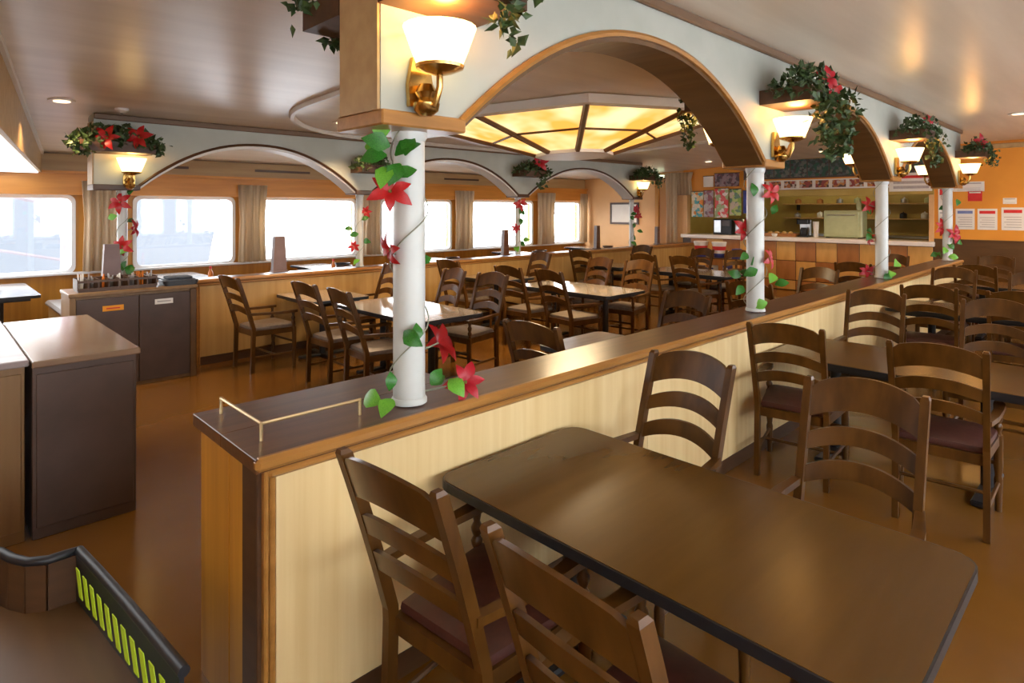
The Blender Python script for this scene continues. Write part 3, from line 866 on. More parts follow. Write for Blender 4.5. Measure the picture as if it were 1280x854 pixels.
# cutlery caddy: dark wood tray with compartments
e = empty('cutlery_caddy', (1.36, 6.88, .93)); tag(e, 'dark wood cutlery caddy with many compartments on the sideboard', 'caddy')
mb = MB(); mb.box((-.32, -.11, 0), (.32, .11, .015)); mb.build('caddy_base', 'darkwood', e)
mb = MB(); mb.box((-.32, .10, .015), (.32, .115, .12)); mb.build('back_board', 'darkwood', e)
mb = MB(); mb.box((-.32, -.115, .015), (.32, -.10, .035)); mb.box((-.32, -.115, .085), (.32, -.10, .105)); mb.build('front_rail', 'darkwood', e)
for k in range(9):
    mb = MB(); mb.box((-.326 + k * .08, -.116, .015), (-.314 + k * .08, .11, .115)); mb.build('divider', 'darkwood', e)
random.seed(5)
for k in range(8):
    x = -.28 + k * .08
    o = empty('cutlery_bundle', (1.36 + x, 6.88, .945)); tag(o, ['paper-wrapped chopsticks standing in the caddy', 'steel cutlery standing in the caddy'][k % 2] + ', compartment %s from its left end' % ['first', 'second', 'third', 'fourth', 'fifth', 'sixth', 'seventh', 'eighth'][k], 'cutlery', 'cutlery in the caddy')
    for j in range(4):
        mb = MB(); dx, dy = random.uniform(-.018, .018), random.uniform(-.05, .05)
        mb.tube([(dx, dy, 0), (dx * 1.3, dy + .01, .10 + random.uniform(0, .05))], .007, 6); mb.build('handle', ['white', 'steel'][k % 2] if k not in (2, 6) else 'amber', o, True)
# folded towel / black tray
e = empty('tray_stack', (1.90, 6.86, .93)); tag(e, 'black serving tray with a folded slate towel on the sideboard', 'tray')
mb = MB(); mb.prism(rrect(.30, .26, .04), 'z', 0, .02); mb.build('tray_base', 'black', e)
mb = MB(); ring_prism(mb, rrect(.32, .28, .05), rrect(.285, .245, .04), 'z', .018, .05); mb.build('tray_rim', 'black', e)
mb = MB(); mb.box((-.13, -.11, .021), (.12, .10, .06), .012); mb.box((-.12, -.10, .061), (.11, .09, .085), .01); mb.build('folded_towel', 'cloth_dark', e)

# bowls and little bottles on booth tables
def bottle(x, y, z, m, label):
    e = empty('condiment_bottle', (x, y, z)); tag(e, label, 'bottle')
    mb = MB(); mb.lathe([(.03, 0), (.033, .02), (.033, .10), (.015, .14), (.013, .16)], n=12); mb.build('bottle_body', m, e, True)
    mb = MB(); mb.lathe([(.017, .16), (.017, .185), (.008, .195)], n=10); mb.build('bottle_cap', 'red_print', e, True)
def bowl(x, y, z, label, m='darkwood'):
    o = MB().lathe([(.05, 0), (.09, .02), (.13, .06), (.135, .075), (.12, .07), (.08, .03), (.04, .02)], n=16)
    t = o.build('snack_bowl', m, None, True, (x, y, z)); tag(t, label, 'bowl')
bottle(2.90, 9.0, .711, 'amber', 'orange condiment bottle on the booth table left of the third window')
bottle(4.72, 8.95, .711, 'amber', 'amber condiment bottle on the booth table below the third window')
bowl(4.92, 8.98, .711, 'dark wooden bowl on the booth table below the third window', 'cab_dark')
bowl(5.12, 9.4, .711, 'black shallow bowl right of the dark bowl, below the third window', 'iron')
bowl(7.25, 9.1, .711, 'dark bowl on the booth table right of the front pillar')
bowl(9.60, 9.1, .711, 'dark bowl on the booth table right of the third arcade pillar')
bowl(9.90, 9.3, .711, 'dark bowl on the booth table nearer the last window')
bowl(12.2, 9.2, .711, 'dark bowl on the booth table below the last window')

# open box with hazard tape at the lower left
e = empty('step_box', (.10, 2.49, 0)); tag(e, 'low dark open box with rounded black rim and hazard tape at lower left', 'box')
H = .48
rim = [(.401, -.731), (.362, -.313), (.335, -.056), (.31, .155)]
back = [(.31, .155), (.266, .156), (.22, .156), (.169, .189), (.132, .258), (.106, .339), (.0, .47), (-.38, .55)]
mb = MB(); mb.tube([(x, y, H) for x, y in rim] + [(x, y, H) for x, y in back[1:]], .016, 10); mb.build('rim_tube', 'iron', e, True)
def wall_strip(pts, z0, z1, t):
    mb = MB()
    for (ax, ay), (bx_, by) in zip(pts[:-1], pts[1:]):
        d = Vector((bx_ - ax, by - ay, 0)).normalized(); nrm = Vector((-d.y, d.x, 0)) * t
        a, b = Vector((ax, ay, 0)), Vector((bx_, by, 0))
        vs = []
        for z in (z0, z1):
            for p in (a, b, b + nrm, a + nrm):
                vs.append((p.x, p.y, z))
        mb.add(vs, [(0, 3, 2, 1), (4, 5, 6, 7), (0, 1, 5, 4), (1, 2, 6, 5), (2, 3, 7, 6), (3, 0, 4, 7)])
    return mb
wall_strip(rim, 0, H - .01, .012).build('side_board', 'black', e)
wall_strip(back, 0, H - .01, .012).build('back_board', 'darkwood', e)
mb = MB(); mb.prism([(-.38, -.73), (.39, -.73), (.325, -.05), (.30, .14), (.22, .145), (.16, .18), (.12, .25), (.09, .33), (-.01, .45), (-.38, .53)], 'z', .28, .31); mb.build('inner_tread', 'soffit_brown', e)
a, b = Vector((.312, .12, 0)), Vector((.392, -.73, 0)); d = (b - a).normalized(); L_ = (b - a).length
nrm = Vector((d.y, -d.x, 0))
nrm = nrm if nrm.x < 0 else -nrm
k = 0
t = .02
while t < L_ - .05:
    p, q = a + d * t, a + d * (t + .036)
    p2, q2 = a + d * (t + .040), a + d * (t + .076)
    off = nrm * .020
    mb = MB()
    vs = [p + off + Vector((0, 0, H - .03)), q + off + Vector((0, 0, H - .03)), q2 + off + Vector((0, 0, H - .115)), p2 + off + Vector((0, 0, H - .115))]
    vs += [v + nrm * .003 for v in vs]
    mb.add(vs, [(0, 1, 2, 3), (7, 6, 5, 4), (0, 4, 5, 1), (1, 5, 6, 2), (2, 6, 7, 3), (3, 7, 4, 0)])
    mb.build('tape_stripe', 'lime', e)
    t += .075

# ------------------------------------------------------------------ sconces and planters
def sconce(x, y, zl, sgn, label, power=7.0, reach=.13, lit=True):
    """sgn -1: projects towards the camera side (-y), +1: towards the window side"""
    e = empty('wall_sconce', (x, y, zl)); tag(e, label, 'wall lamp', 'brass wall lamps')
    s = sgn
    mb = MB()
    mb.prism([(-.05, -.20), (.05, -.20), (.055, -.12), (.035, -.02), (-.035, -.02), (-.055, -.12)], 'y', 0, s * .02); mb.build('backplate', 'brass', e)
    mb = MB(); mb.lathe([(.02, -.235), (.045, -.215), (.05, -.19), (.03, -.17), (.042, -.15), (.025, -.12)], (0, s * .05, 0), 14); mb.build('brass_boss', 'brass', e, True)
    arm = [(0, s * .02, -.16), (0, s * .05, -.20), (0, s * reach * .8, -.20), (0, s * reach, -.14), (0, s * reach, -.09)]
    mb = MB(); mb.tube(arm, .012, 8); mb.build('arm', 'brass', e, True)
    mb = MB(); mb.lathe([(.015, -.10), (.05, -.09), (.085, -.075), (.088, -.065), (.03, -.068)], (0, s * reach, 0), 16); mb.build('cup', 'brass', e, True)
    mb = MB(); mb.lathe([(.080, -.065), (.098, -.02), (.125, .055), (.130, .07), (.122, .068), (.094, -.02), (.077, -.058)], (0, s * reach, 0), 20); mb.build('glass_shade', 'shade', e, True)
    mb = MB(); mb.lathe([(.01, -.06), (.02, -.03), (.035, .01), (.03, .04), (.01, .055)], (0, s * reach, 0), 12); mb.build('bulb', 'shade', e, True)
    ld = bpy.data.lights.new('sconce_light', 'POINT'); ld.energy = power * .62; ld.color = (1.0, .40, .08); ld.shadow_soft_size = .06
    lo = bpy.data.objects.new('sconce_light', ld); C.objects.link(lo); lo.parent = e; lo.location = (0, s * (reach + .03), .12)
    return e
words = ['nearest', 'second', 'third', 'farthest']
for i, x in enumerate(PP):
    sconce(x + (-.05 if i == 0 else .02), 1.86, 2.27, -1, f'brass wall lamp with glowing glass shade on the aisle side of the {words[i]} partition pillar')
    if i > 0:
        sconce(x + .02, 2.146, 2.27, 1, f'brass wall lamp with glowing shade on the centre side of the {words[i]} partition pillar', 5.0)
sconce(AP[0] + .03, 7.11, 2.13, -1, 'brass wall lamp glowing orange above the sideboard pillar', 6.0, .12)
sconce(AP[3] + .05, 7.11, 2.16, -1, 'brass wall lamp glowing on the last far arcade pillar', 6.0, .12)

def petal_mesh(name, m, L=1.0, W=.46):
    """pointed bract lying along +x, cupped"""
    vs = []; fs = []
    prof = [(0, .10), (.2, .62), (.42, 1.0), (.66, .82), (.85, .42), (1.0, .03)]
    for (t, w) in prof:
        z = .16 * math.sin(t * PI) - .10 * t * t
        vs += [(t * L, -w * W / 2, z + .05 * w), (t * L, 0, z), (t * L, w * W / 2, z + .05 * w)]
    n = len(prof)
    for i in range(n - 1):
        for a in range(2):
            p = i * 3 + a
            fs.append((p, p + 3, p + 4, p + 1))
    b = len(vs)
    vs += [(x, y, z - .02) for (x, y, z) in vs]
    fs += [tuple(b + k for k in reversed(f)) for f in list(fs)]
    mb = MB(); mb.add(vs, fs)
    me = bpy.data.meshes.new(name)
    me.from_pydata(mb.v, [], mb.f)
    me.materials.append(M[m])
    me.polygons.foreach_set('use_smooth', [True] * len(me.polygons))
    return me
PETAL = petal_mesh('petal', 'petal')
PETALP = petal_mesh('petal', 'petal_pink')
LEAF = petal_mesh('leaf', 'leaf', 1.0, .68)
LEAFL = petal_mesh('leaf', 'leaf_light', 1.0, .72)
PIST = MB()
for k in range(7):
    a = 2 * PI * k / 6
    rr = 0 if k == 6 else .055
    PIST.lathe([(.01, 0), (.035, .02), (.03, .06), (.008, .08)], (rr * math.cos(a), rr * math.sin(a), 0), 7)
PISTM = PIST.mesh('flower_centre', 'pistil', True)

def look_rot(d, roll=0.0):
    """euler turning local +z to direction d"""
    q = Vector(d).normalized().to_track_quat('Z', 'Y')
    return (q @ Euler((0, 0, roll)).to_quaternion()).to_euler()

def flower(parent, loc, d, size, seed, pink=False):
    rnd = random.Random(seed)
    f = bpy.data.objects.new('flower', PISTM)
    C.objects.link(f); f.parent = parent
    f.location = loc; f.rotation_euler = look_rot(d, rnd.uniform(0, 6)); f.scale = (size,) * 3
    for k in range(6):
        a = 2 * PI * k / 6 + rnd.uniform(-.18, .18)
        s = rnd.uniform(.85, 1.12)
        p = inst('petal', PETALP if pink else PETAL, f, (.05 * math.cos(a), .05 * math.sin(a), -.01), (0, rnd.uniform(-.30, .12), a), (s, s * 1.15, s))
    return f

def leaf(parent, loc, d, size, seed, light=False):
    rnd = random.Random(seed)
    return inst('leaf', LEAFL if light else LEAF, parent, loc, look_rot(d, rnd.uniform(0, 6.28)), (size,) * 3)

CAMD = Vector((-.66, -.75, .15))
def garland(x, y, z0, z1, r, label, flowers, leaves, turns=2.4):
    """vine wound round a pillar; flowers (dx, dy, z, size, dir, pink) and leaves (dx, dy, z, size, light) in metres from the axis"""
    e = empty('flower_garland', (x, y, z0)); tag(e, label, 'garland', 'poinsettia garlands on the pillars')
    n = 60
    pts = []
    for k in range(n + 1):
        t = k / n
        a = turns * 2 * PI * t + 1.1
        rr = r + .012 + .006 * math.sin(t * 31)
        pts.append((rr * math.cos(a), rr * math.sin(a), .02 + (z1 - z0) * t))
    mb = MB(); mb.tube(pts, .003, 5); mb.build('vine', 'vine', e, True)
    for i, (dx, dy, z, s, d, pk) in enumerate(flowers):
        flower(e, (dx, dy, z - z0), d, s, i * 7 + int(x * 10), pk)
        h = math.hypot(dx, dy)
        if h > r + .02:
            mb = MB(); mb.tube([(dx * r / h, dy * r / h, z - z0 - .02), (dx, dy, z - z0)], .004, 5); mb.build('flower_stalk', 'vine', e)
    for i, (dx, dy, z, s, lt) in enumerate(leaves):
        rnd = random.Random(i * 13 + int(x * 7))
        d = (CAMD + Vector((rnd.uniform(-.5, .5), rnd.uniform(-.5, .5), rnd.uniform(-.1, .6)))).normalized()
        o = leaf(e, (dx, dy, z - z0), d, s, i * 5 + int(x * 3), lt)
    return e

cd = (-.60, -.78, .1)  # garland flower and leaf offsets below were computed from image pixels
garland(PP[0], PY, PZ, 1.98, .062, 'red poinsettia garland wound round the large front pillar',
        [(-.11, -.035, 1.765, .085, (-.5, -.8, .25), False), (-.085, .0, 1.545, .07, (-.9, .25, -.1), False),
         (.105, -.05, 1.17, .085, (.85, .1, .25), False), (.20, -.10, 1.005, .085, (-.35, -.75, .45), True)],
        [(-.13, .0, 1.955, .11, True), (-.10, -.02, 1.935, .11, False), (-.085, -.03, 1.90, .11, False), (-.075, -.05, 1.87, .10, False), (-.11, -.03, 1.86, .10, True), (-.07, -.04, 1.84, .10, False), (-.12, -.03, 1.90, .10, False), (-.06, -.06, 1.90, .09, False), (-.14, -.01, 1.92, .09, True), (-.09, -.05, 1.82, .08, False),
         (-.075, -.075, 1.245, .095, False), (-.03, -.085, 1.20, .07, False), (-.15, -.04, .985, .10, True), (-.11, -.05, .995, .09, True), (.125, -.09, 1.03, .095, True), (.05, -.07, 1.02, .075, False), (-.085, .0, 1.08, .07, False), (.09, -.02, 1.0, .07, False), (.12, .02, 1.50, .06, False)])
garland(PP[1], PY, PZ, 1.98, .062, 'red poinsettia garland wound round the second partition pillar',
        [(-.03, .07, 1.545, .095, cd, False), (.03, -.10, 1.82, .085, (-.2, -.9, .1), False), (.03, -.09, 1.335, .085, (.1, -.95, .2), True)],
        [(-.07, -.02, 1.79, .10, False), (.03, -.11, 1.66, .08, False), (-.02, .11, 1.23, .12, False), (-.07, .0, 1.29, .11, False), (-.05, -.04, 1.26, .11, False), (.03, -.12, 1.23, .10, True), (.03, -.13, 1.15, .10, False),
         (.0, -.09, 1.02, .11, True), (-.05, .07, 1.13, .10, False), (-.06, .03, 1.37, .09, False), (-.06, .08, 1.20, .10, False)])
garland(PP[2], PY, PZ, 1.98, .062, 'red poinsettia garland wound round the third partition pillar',
        [(-.02, .12, 1.74, .10, cd, False), (-.02, .10, 1.36, .08, (-.5, .6, .1), False), (-.02, .14, 1.01, .09, cd, True)],
        [(-.02, .14, 1.46, .12, False), (-.02, .11, 1.43, .11, False), (.0, -.12, 1.08, .14, True), (.0, -.06, 1.01, .13, False), (.0, -.09, 1.03, .12, True), (-.02, .10, 1.64, .09, False)])
garland(PP[3], PY, PZ, 1.98, .062, 'red poinsettia garland wound round the farthest partition pillar',
        [(-.05, .07, 1.43, .12, cd, False), (-.02, -.08, 1.34, .13, cd, True)],
        [(-.03, .10, 1.69, .11, False), (-.02, -.12, 1.84, .12, False), (-.06, .02, 1.14, .13, True), (-.02, -.08, 1.11, .13, False), (-.06, -.02, 1.01, .13, True), (-.02, -.12, 1.2, .12, False), (-.05, .12, 1.05, .13, False), (-.05, .20, 1.0, .12, False)])
for i, (nm, fl, lv) in enumerate([
        ('behind the sideboard', [(-.03, -.05, 1.765, .11, cd, False), (.10, -.03, 1.50, .09, (.7, -.6, 0), True), (-.01, -.06, 1.32, .11, cd, False)],
         [(.05, -.05, 1.84, .13, False), (.10, -.04, 1.56, .12, False), (-.06, -.05, 1.22, .13, True), (.02, -.06, 1.17, .13, False), (.07, -.05, 1.13, .13, False), (-.05, -.03, 1.63, .10, True), (.0, -.07, 1.10, .12, False)]),
        ('left of the front pillar', [(-.11, -.05, 1.21, .08, cd, False), (.06, -.06, 1.66, .08, cd, False)],
         [(-.13, -.05, 1.43, .11, False), (-.05, -.06, 1.37, .12, False), (.03, -.06, 1.29, .12, False), (-.03, -.06, 1.03, .11, True), (.0, -.06, 1.55, .10, False)]),
        ('between third and fourth windows', [(.0, -.06, 1.78, .12, cd, False), (-.09, -.05, 1.38, .08, cd, True)],
         [(-.02, -.06, 1.61, .13, False), (.0, -.07, 1.54, .12, False), (.07, -.05, 1.18, .12, True), (-.05, -.06, .99, .14, True), (.11, -.05, 1.08, .12, False), (.0, -.07, 1.66, .10, False)]),
        ('beside the framed picture', [(.14, -.05, 1.56, .10, cd, False), (.05, -.06, 1.69, .10, cd, True)],
         [(-.10, -.05, 1.59, .12, False), (-.02, -.06, 1.47, .12, False), (.05, -.06, 1.07, .15, False), (-.10, -.05, 1.03, .15, False), (.0, -.06, 1.31, .12, False), (.12, -.05, 1.25, .12, False)])]):
    garland(AP[i], AY, AZ, 1.86, .046, 'poinsettia garland on the slim arcade pillar ' + nm, fl, lv)

def ivy(parent, box, n, seed, m='ivy', size=(.03, .055), trail=None):
    """leaves scattered in a mound over the planter, plus trailing strands"""
    rnd = random.Random(seed)
    mb = MB()
    def lf(c, s):
        d = Vector((rnd.gauss(0, 1), rnd.gauss(0, 1), rnd.gauss(.4, .8))).normalized()
        q = d.to_track_quat('Z', 'Y') @ Euler((0, 0, rnd.uniform(0, 6.28))).to_quaternion()
        pts = [(0, 0, 0), (.35, -.36, .06), (.62, -.20, .02), (1, 0, -.05), (.62, .20, .02), (.35, .36, .06)]
        mb.add([Vector(c) + q @ (Vector(p) * s) for p in pts], [(0, 1, 2, 3), (0, 3, 4, 5)])
    (x0, x1), (y0, y1), (z0, z1) = box
    for k in range(n):
        u, v, w = rnd.uniform(-1, 1), rnd.uniform(-1, 1), rnd.random() ** .7
        h = max(.05, 1 - .55 * (u * u) - .35 * (v * v))
        lf(((x0 + x1) / 2 + u * (x1 - x0) / 2, (y0 + y1) / 2 + v * (y1 - y0) / 2, z0 + w * h * (z1 - z0)), rnd.uniform(*size))
    for (tx, ty, zt, zb, sp, cnt) in (trail or []):
        for k in range(cnt):
            t = rnd.random()
            lf((tx + rnd.gauss(0, sp) * (1 - .55 * t), ty + rnd.gauss(0, sp) * (1 - .55 * t), zt + (zb - zt) * t), rnd.uniform(*size))
    o = mb.build('foliage', m, parent)
    o['kind'] = 'stuff'
    return o

def planter(x, y, z, sgn, label, seed, w=.44, d=.30, n=320, flowers=(), trails=(), high=.22, m='ivy', size=(.035, .065)):
    """wooden box on the arcade face, overflowing with ivy; sgn: side it projects to"""
    e = empty('planter_box', (x, y, z)); tag(e, label, 'planter', 'ivy planters on the arcades')
    s = sgn
    a, b = (0, s * d)
    mb = MB(); mb.box((-w/2, a, 0), (w/2, b, .015)); mb.build('base_board', 'basket', e)
    for q in (-1, 1):
        mb = MB(); mb.box((q * w/2, a, .015), (q * (w/2 - .014), b, .10)); mb.build('end_board', 'basket', e)
    mb = MB(); mb.box((-w/2 + .014, b - s * .014, .015), (w/2 - .014, b, .10)); mb.build('front_board', 'basket', e)
    mb = MB(); mb.box((-w/2 + .02, a, .015), (w/2 - .02, b - s * .02, .085)); mb.build('soil', 'darkwood', e)
    ys = sorted((s * .07, b + s * .05))
    ivy(e, ((-w/2 - .06, w/2 + .06), ys, (.03, .06 + high)), n, seed, m, size, trails)
    for i, (fx, fy, fz, fs, pk) in enumerate(flowers):
        flower(e, (fx, fy, fz), cd, fs, seed * 3 + i, pk)
    return e
# aisle side of the partition arcade
planter(PP[0], 1.862, 2.42, -1, 'ivy planter over the lamp on the nearest partition pillar, aisle side', 1, flowers=[(.0, -.2, .2, .10, False)], trails=[(.12, -.33, .1, -.16, .03, 40), (.05, -.36, .1, -.12, .03, 30)])
planter(PP[1], 1.862, 2.42, -1, 'full ivy planter with red flowers above the second partition pillar lamp', 2, n=520, d=.34, flowers=[(.02, -.36, .17, .085, True), (.10, -.38, .06, .085, False)],
        trails=[(.02, -.40, .06, -.36, .06, 190), (.08, -.46, .06, -.34, .05, 150), (-.05, -.37, .06, -.30, .05, 110)])
planter(PP[2], 1.862, 2.42, -1, 'ivy planter trailing over the lamp on the third partition pillar', 3, n=340, d=.32, flowers=[(.0, -.30, .2, .07, True)], trails=[(.0, -.36, .06, -.28, .06, 130)], m='ivy')
planter(PP[3], 1.862, 2.42, -1, 'ivy planter with one red flower over the farthest partition lamp', 4, n=340, d=.34, flowers=[(.0, -.25, .22, .12, True)], trails=[(.0, -.38, .08, -.14, .06, 80)])
# centre side of the partition arcade
planter(PP[0], 2.144, 2.44, 1, 'ivy planter on the centre side of the nearest partition pillar', 5, n=200, trails=[(-.05, .32, .08, -.05, .04, 40)])
planter(PP[1], 2.144, 2.44, 1, 'ivy planter hanging on the centre side of the second partition pillar', 6, n=220, trails=[(-.05, .36, .05, -.26, .045, 120)])
planter(PP[2], 2.144, 2.44, 1, 'ivy planter on the centre side of the third partition pillar', 7, n=160)
# far arcade
planter(AP[0] - .12, 7.11, 2.24, -1, 'broad ivy planter with red flowers above the sideboard lamp', 8, w=.62, d=.34, n=460, flowers=[(-.10, -.36, .12, .12, False), (.16, -.36, .15, .12, False)], trails=[(-.30, -.30, .08, -.02, .06, 60), (.32, -.3, .1, .0, .06, 60)], size=(.045, .08))
planter(AP[1], 7.11, 2.16, -1, 'dark ivy planter half behind the front pillar leaves', 9, w=.40, d=.30, n=240, flowers=[], size=(.045, .08), high=.18)
planter(AP[2], 7.11, 2.22, -1, 'ivy planter with a red flower on the third far arcade pillar', 10, w=.50, d=.32, n=300, flowers=[(.04, -.34, .22, .14, True)], trails=[(.1, -.34, .03, -.2, .06, 40)], size=(.05, .085))
planter(AP[3], 7.11, 2.26, -1, 'ivy planter above the lamp on the last far arcade pillar', 11, w=.52, d=.34, n=300, trails=[(.2, -.36, .1, -.12, .07, 60)], size=(.05, .09))

# ------------------------------------------------------------------ galley behind the hatch
KX = XB + 3.0
mb = MB(); mb.box((KX, HV0 - .3, 0), (KX + .1, HV1 + .3, 2.87)); struct(mb.build('wall_galley_back', 'galley_wall'))
mb = MB(); mb.box((XB + .12, HV0 - .12, 0), (KX, HV0 - .02, 2.87)); struct(mb.build('wall_galley_right', 'galley_wall'))
mb = MB(); mb.box((XB + .12, HV1 + .02, 0), (KX, HV1 + .12, 2.87)); struct(mb.build('wall_galley_left', 'galley_wall'))
mb = MB(); mb.box((XB + .1, HV0 - .12, 2.75), (KX + .1, HV1 + .12, 2.87)); struct(mb.build('ceiling_galley', 'galley_wall'))
e = empty('tube_light', (XB + 1.5, 5.0, 2.75)); tag(e, 'fluorescent tube light on the galley ceiling', 'light')
mb = MB(); mb.box((-.06, -1.2, -.05), (.06, 1.2, 0), .01); mb.build('housing', 'white', e)
mb = MB(); mb.tube([(0, -1.15, -.075), (0, 1.15, -.075)], .025, 10); mb.build('tube', 'tube_light', e, True)

# counter: core, checker tiles, white top
e = empty('galley_counter', (XB, (HV0 + HV1) / 2, 0)); tag(e, 'galley counter faced with checkered wood squares under a white top', 'counter')
hw = (HV1 - HV0) / 2
mb = MB(); mb.box((-.02, -hw, 0), (.55, hw, HZ0)); mb.build('core', 'darkwood', e)
mb = MB(); mb.box((-.14, -hw - .02, HZ0 - .03), (-.03, hw, HZ0 + .055), .012); mb.box((-.031, -hw, HZ0 + .001), (.56, hw, HZ0 + .055)); mb.build('counter_top', 'counter_white', e)
TS = .40
nt_ = int(2 * hw / TS)
tmesh = []
for mname in ('tile_light', 'tile_dark'):
    mb = MB(); mb.box((-.022, -TS/2 + .005, -TS/2 + .005), (0, TS/2 - .005, TS/2 - .005), .006); tmesh.append(mb.mesh('tile', mname))
for i in range(nt_):
    for j in range(3):
        if j == 0:
            z, sz = .10, .48
        else:
            z, sz = .205 + (j - .5) * TS, 1
        inst('tile', tmesh[(i + j) % 2], e, (-.02 - .004 * ((i + j) % 2), -hw + TS / 2 + i * TS + .01, z + .01), (0, 0, 0), (1, 1, sz))
# rear bench inside the galley
e = empty('galley_bench', (KX - .35, 5.14, 0)); tag(e, 'steel work bench along the back of the galley', 'bench')
mb = MB(); mb.box((-.33, -2.4, 0), (.33, 2.4, 1.05)); mb.build('base_cabinet', 'galley_wall', e)
mb = MB(); mb.box((-.35, -2.42, 1.05), (.33, 2.42, 1.09), .008); mb.build('bench_top', 'steel', e)

# oven on the counter
e = empty('oven', (XB + .40, 4.22, HZ0 + .055)); tag(e, 'boxy pale green oven standing on the galley counter', 'oven')
mb = MB(); mb.box((-.16, -.36, .02), (.16, .36, .56), .02); mb.build('oven_body', 'oven', e)
mb = MB(); mb.box((-.175, -.30, .06), (-.16, .34, .52), .01); mb.build('oven_door', 'oven', e)
mb = MB(); mb.tube([(-.195, -.24, .47), (-.195, .28, .47)], .01, 8); mb.build('door_handle', 'steel', e, True)
for q in (-.3, .3):
    mb = MB(); mb.box((-.12, q - .03, 0), (.12, q + .03, .02)); mb.build('oven_foot', 'black', e)
o = MB().lathe([(.04, 0), (.045, .02), (.045, .14), (.02, .19), (.02, .22)], n=12).build('sauce_bottle', 'oven', None, True, (XB + .40, 3.97, HZ0 + .055 + .56)); tag(o, 'pale green bottle standing on top of the oven', 'bottle')
# coffee maker, cup tower, pans
e = empty('coffee_maker', (XB + .30, 4.98, HZ0 + .055)); tag(e, 'dark coffee maker left of the oven on the galley counter', 'coffee maker')
mb = MB(); mb.box((-.10, -.11, 0), (.12, .11, .03), .008); mb.build('base_plate', 'black', e)
mb = MB(); mb.box((.04, -.11, .03), (.12, .11, .36), .01); mb.build('water_tank', 'steel', e)
mb = MB(); mb.box((-.10, -.11, .27), (.05, .11, .37), .015); mb.build('brew_head', 'black', e)
mb = MB(); mb.lathe([(.06, .03), (.075, .08), (.07, .16), (.05, .2)], (-.03, 0, 0), 14); mb.build('carafe', 'iron', e, True)
o = MB().lathe([(.045, 0), (.05, .1), (.055, .2), (.058, .32), (.06, .33)], n=14).build('cup_tower', 'white', None, True, (XB + .22, 4.72, HZ0 + .055)); tag(o, 'tall stack of white paper cups beside the oven', 'cups')
e = empty('wooden_tray', (XB + .25, 5.45, HZ0 + .055)); tag(e, 'reddish wooden tray of food on the galley counter', 'tray')
mb = MB(); mb.box((-.14, -.34, 0), (.14, .34, .02)); mb.build('tray_base', 'tile_dark', e)
mb = MB(); mb.box((-.15, -.35, 0), (-.135, .35, .07)); mb.box((.135, -.35, 0), (.15, .35, .07)); mb.box((-.135, -.35, 0), (.135, -.335, .07)); mb.box((-.135, .335, 0), (.135, .35, .07)); mb.build('tray_rim', 'tile_dark', e)
random.seed(3)
for k in range(4):
    o = MB().lathe([(.03, 0), (.06, .02), (.062, .05), (.03, .085), (.005, .09)], n=10).build('bread_roll', 'tile_light', None, True, (XB + .25 + random.uniform(-.05, .05), 5.23 + k * .15, HZ0 + .076)); tag(o, f'golden bread roll on the wooden galley tray, {ORD[k]} from its right end', 'bread', 'bread rolls on the tray')
o = MB().lathe([(.03, 0), (.055, .03), (.06, .07), (.052, .068), (.03, .02)], n=14).build('small_bowl', 'white', None, True, (XB + .0, 5.48, HZ0 + .055)); tag(o, 'small white bowl at the front edge of the galley counter', 'bowl')
e = empty('espresso_machine', (XB + .32, 6.75, HZ0 + .055)); tag(e, 'black box-shaped machine under the hanging banners on the counter', 'machine')
mb = MB(); mb.box((-.16, -.22, 0), (.18, .22, .36), .012); mb.build('machine_body', 'iron', e)
mb = MB(); mb.box((-.17, -.19, .2), (-.16, .0, .33), .004); mb.build('panel', 'cab_dark', e)
mb = MB(); mb.box((-.17, .03, .05), (-.16, .19, .33), .004); mb.build('panel', 'steel', e)
e = empty('water_jug', (XB + .25, 6.35, HZ0 + .055)); tag(e, 'pale steel water jug right of the black machine', 'jug')
mb = MB(); mb.lathe([(.11, 0), (.12, .05), (.12, .28), (.09, .34), (.05, .37)], n=16); mb.build('jug_body', 'steel', e, True)
mb = MB(); mb.tube([(-.11, .0, .28), (-.19, .0, .25), (-.19, .0, .10), (-.115, .0, .06)], .012, 8); mb.build('jug_handle', 'steel', e, True)

# rear shelves with pots
for z, lab in ((1.45, 'lower'), (1.80, 'upper')):
    e = empty('galley_shelf', (KX - .15, 4.2, z)); tag(e, f'{lab} wall shelf at the back of the galley', 'shelf')
    mb = MB(); mb.box((-.15, -1.9, 0), (.15, 2.2, .03), .005); mb.build('shelf_board', 'wainscot', e)
    for q in (-1.6, 0, 1.9):
        mb = MB(); mb.box((.0, q - .015, -.14), (.148, q + .015, 0)); mb.build('bracket', 'iron', e)
    random.seed(int(z * 100))
    for k in range(9):
        hh = random.uniform(.10, .14)
        y = -1.75 + k * .45 + random.uniform(-.05, .05)
        t = MB().lathe([(.07, 0), (.075, .01), (.075, hh * .8), (.05, hh), (.012, hh + .01), (.012, hh + .03)], n=12).build('storage_jar', random.choice(['oven', 'steel', 'iron', 'white', 'tile_dark']), None, True, (KX - .15, 4.2 + y, z + .03))
        tag(t, f'lidded storage jar on the {lab} galley shelf, {ORD[k]} from its right end', 'jar', f'jars on the {lab} galley shelf')

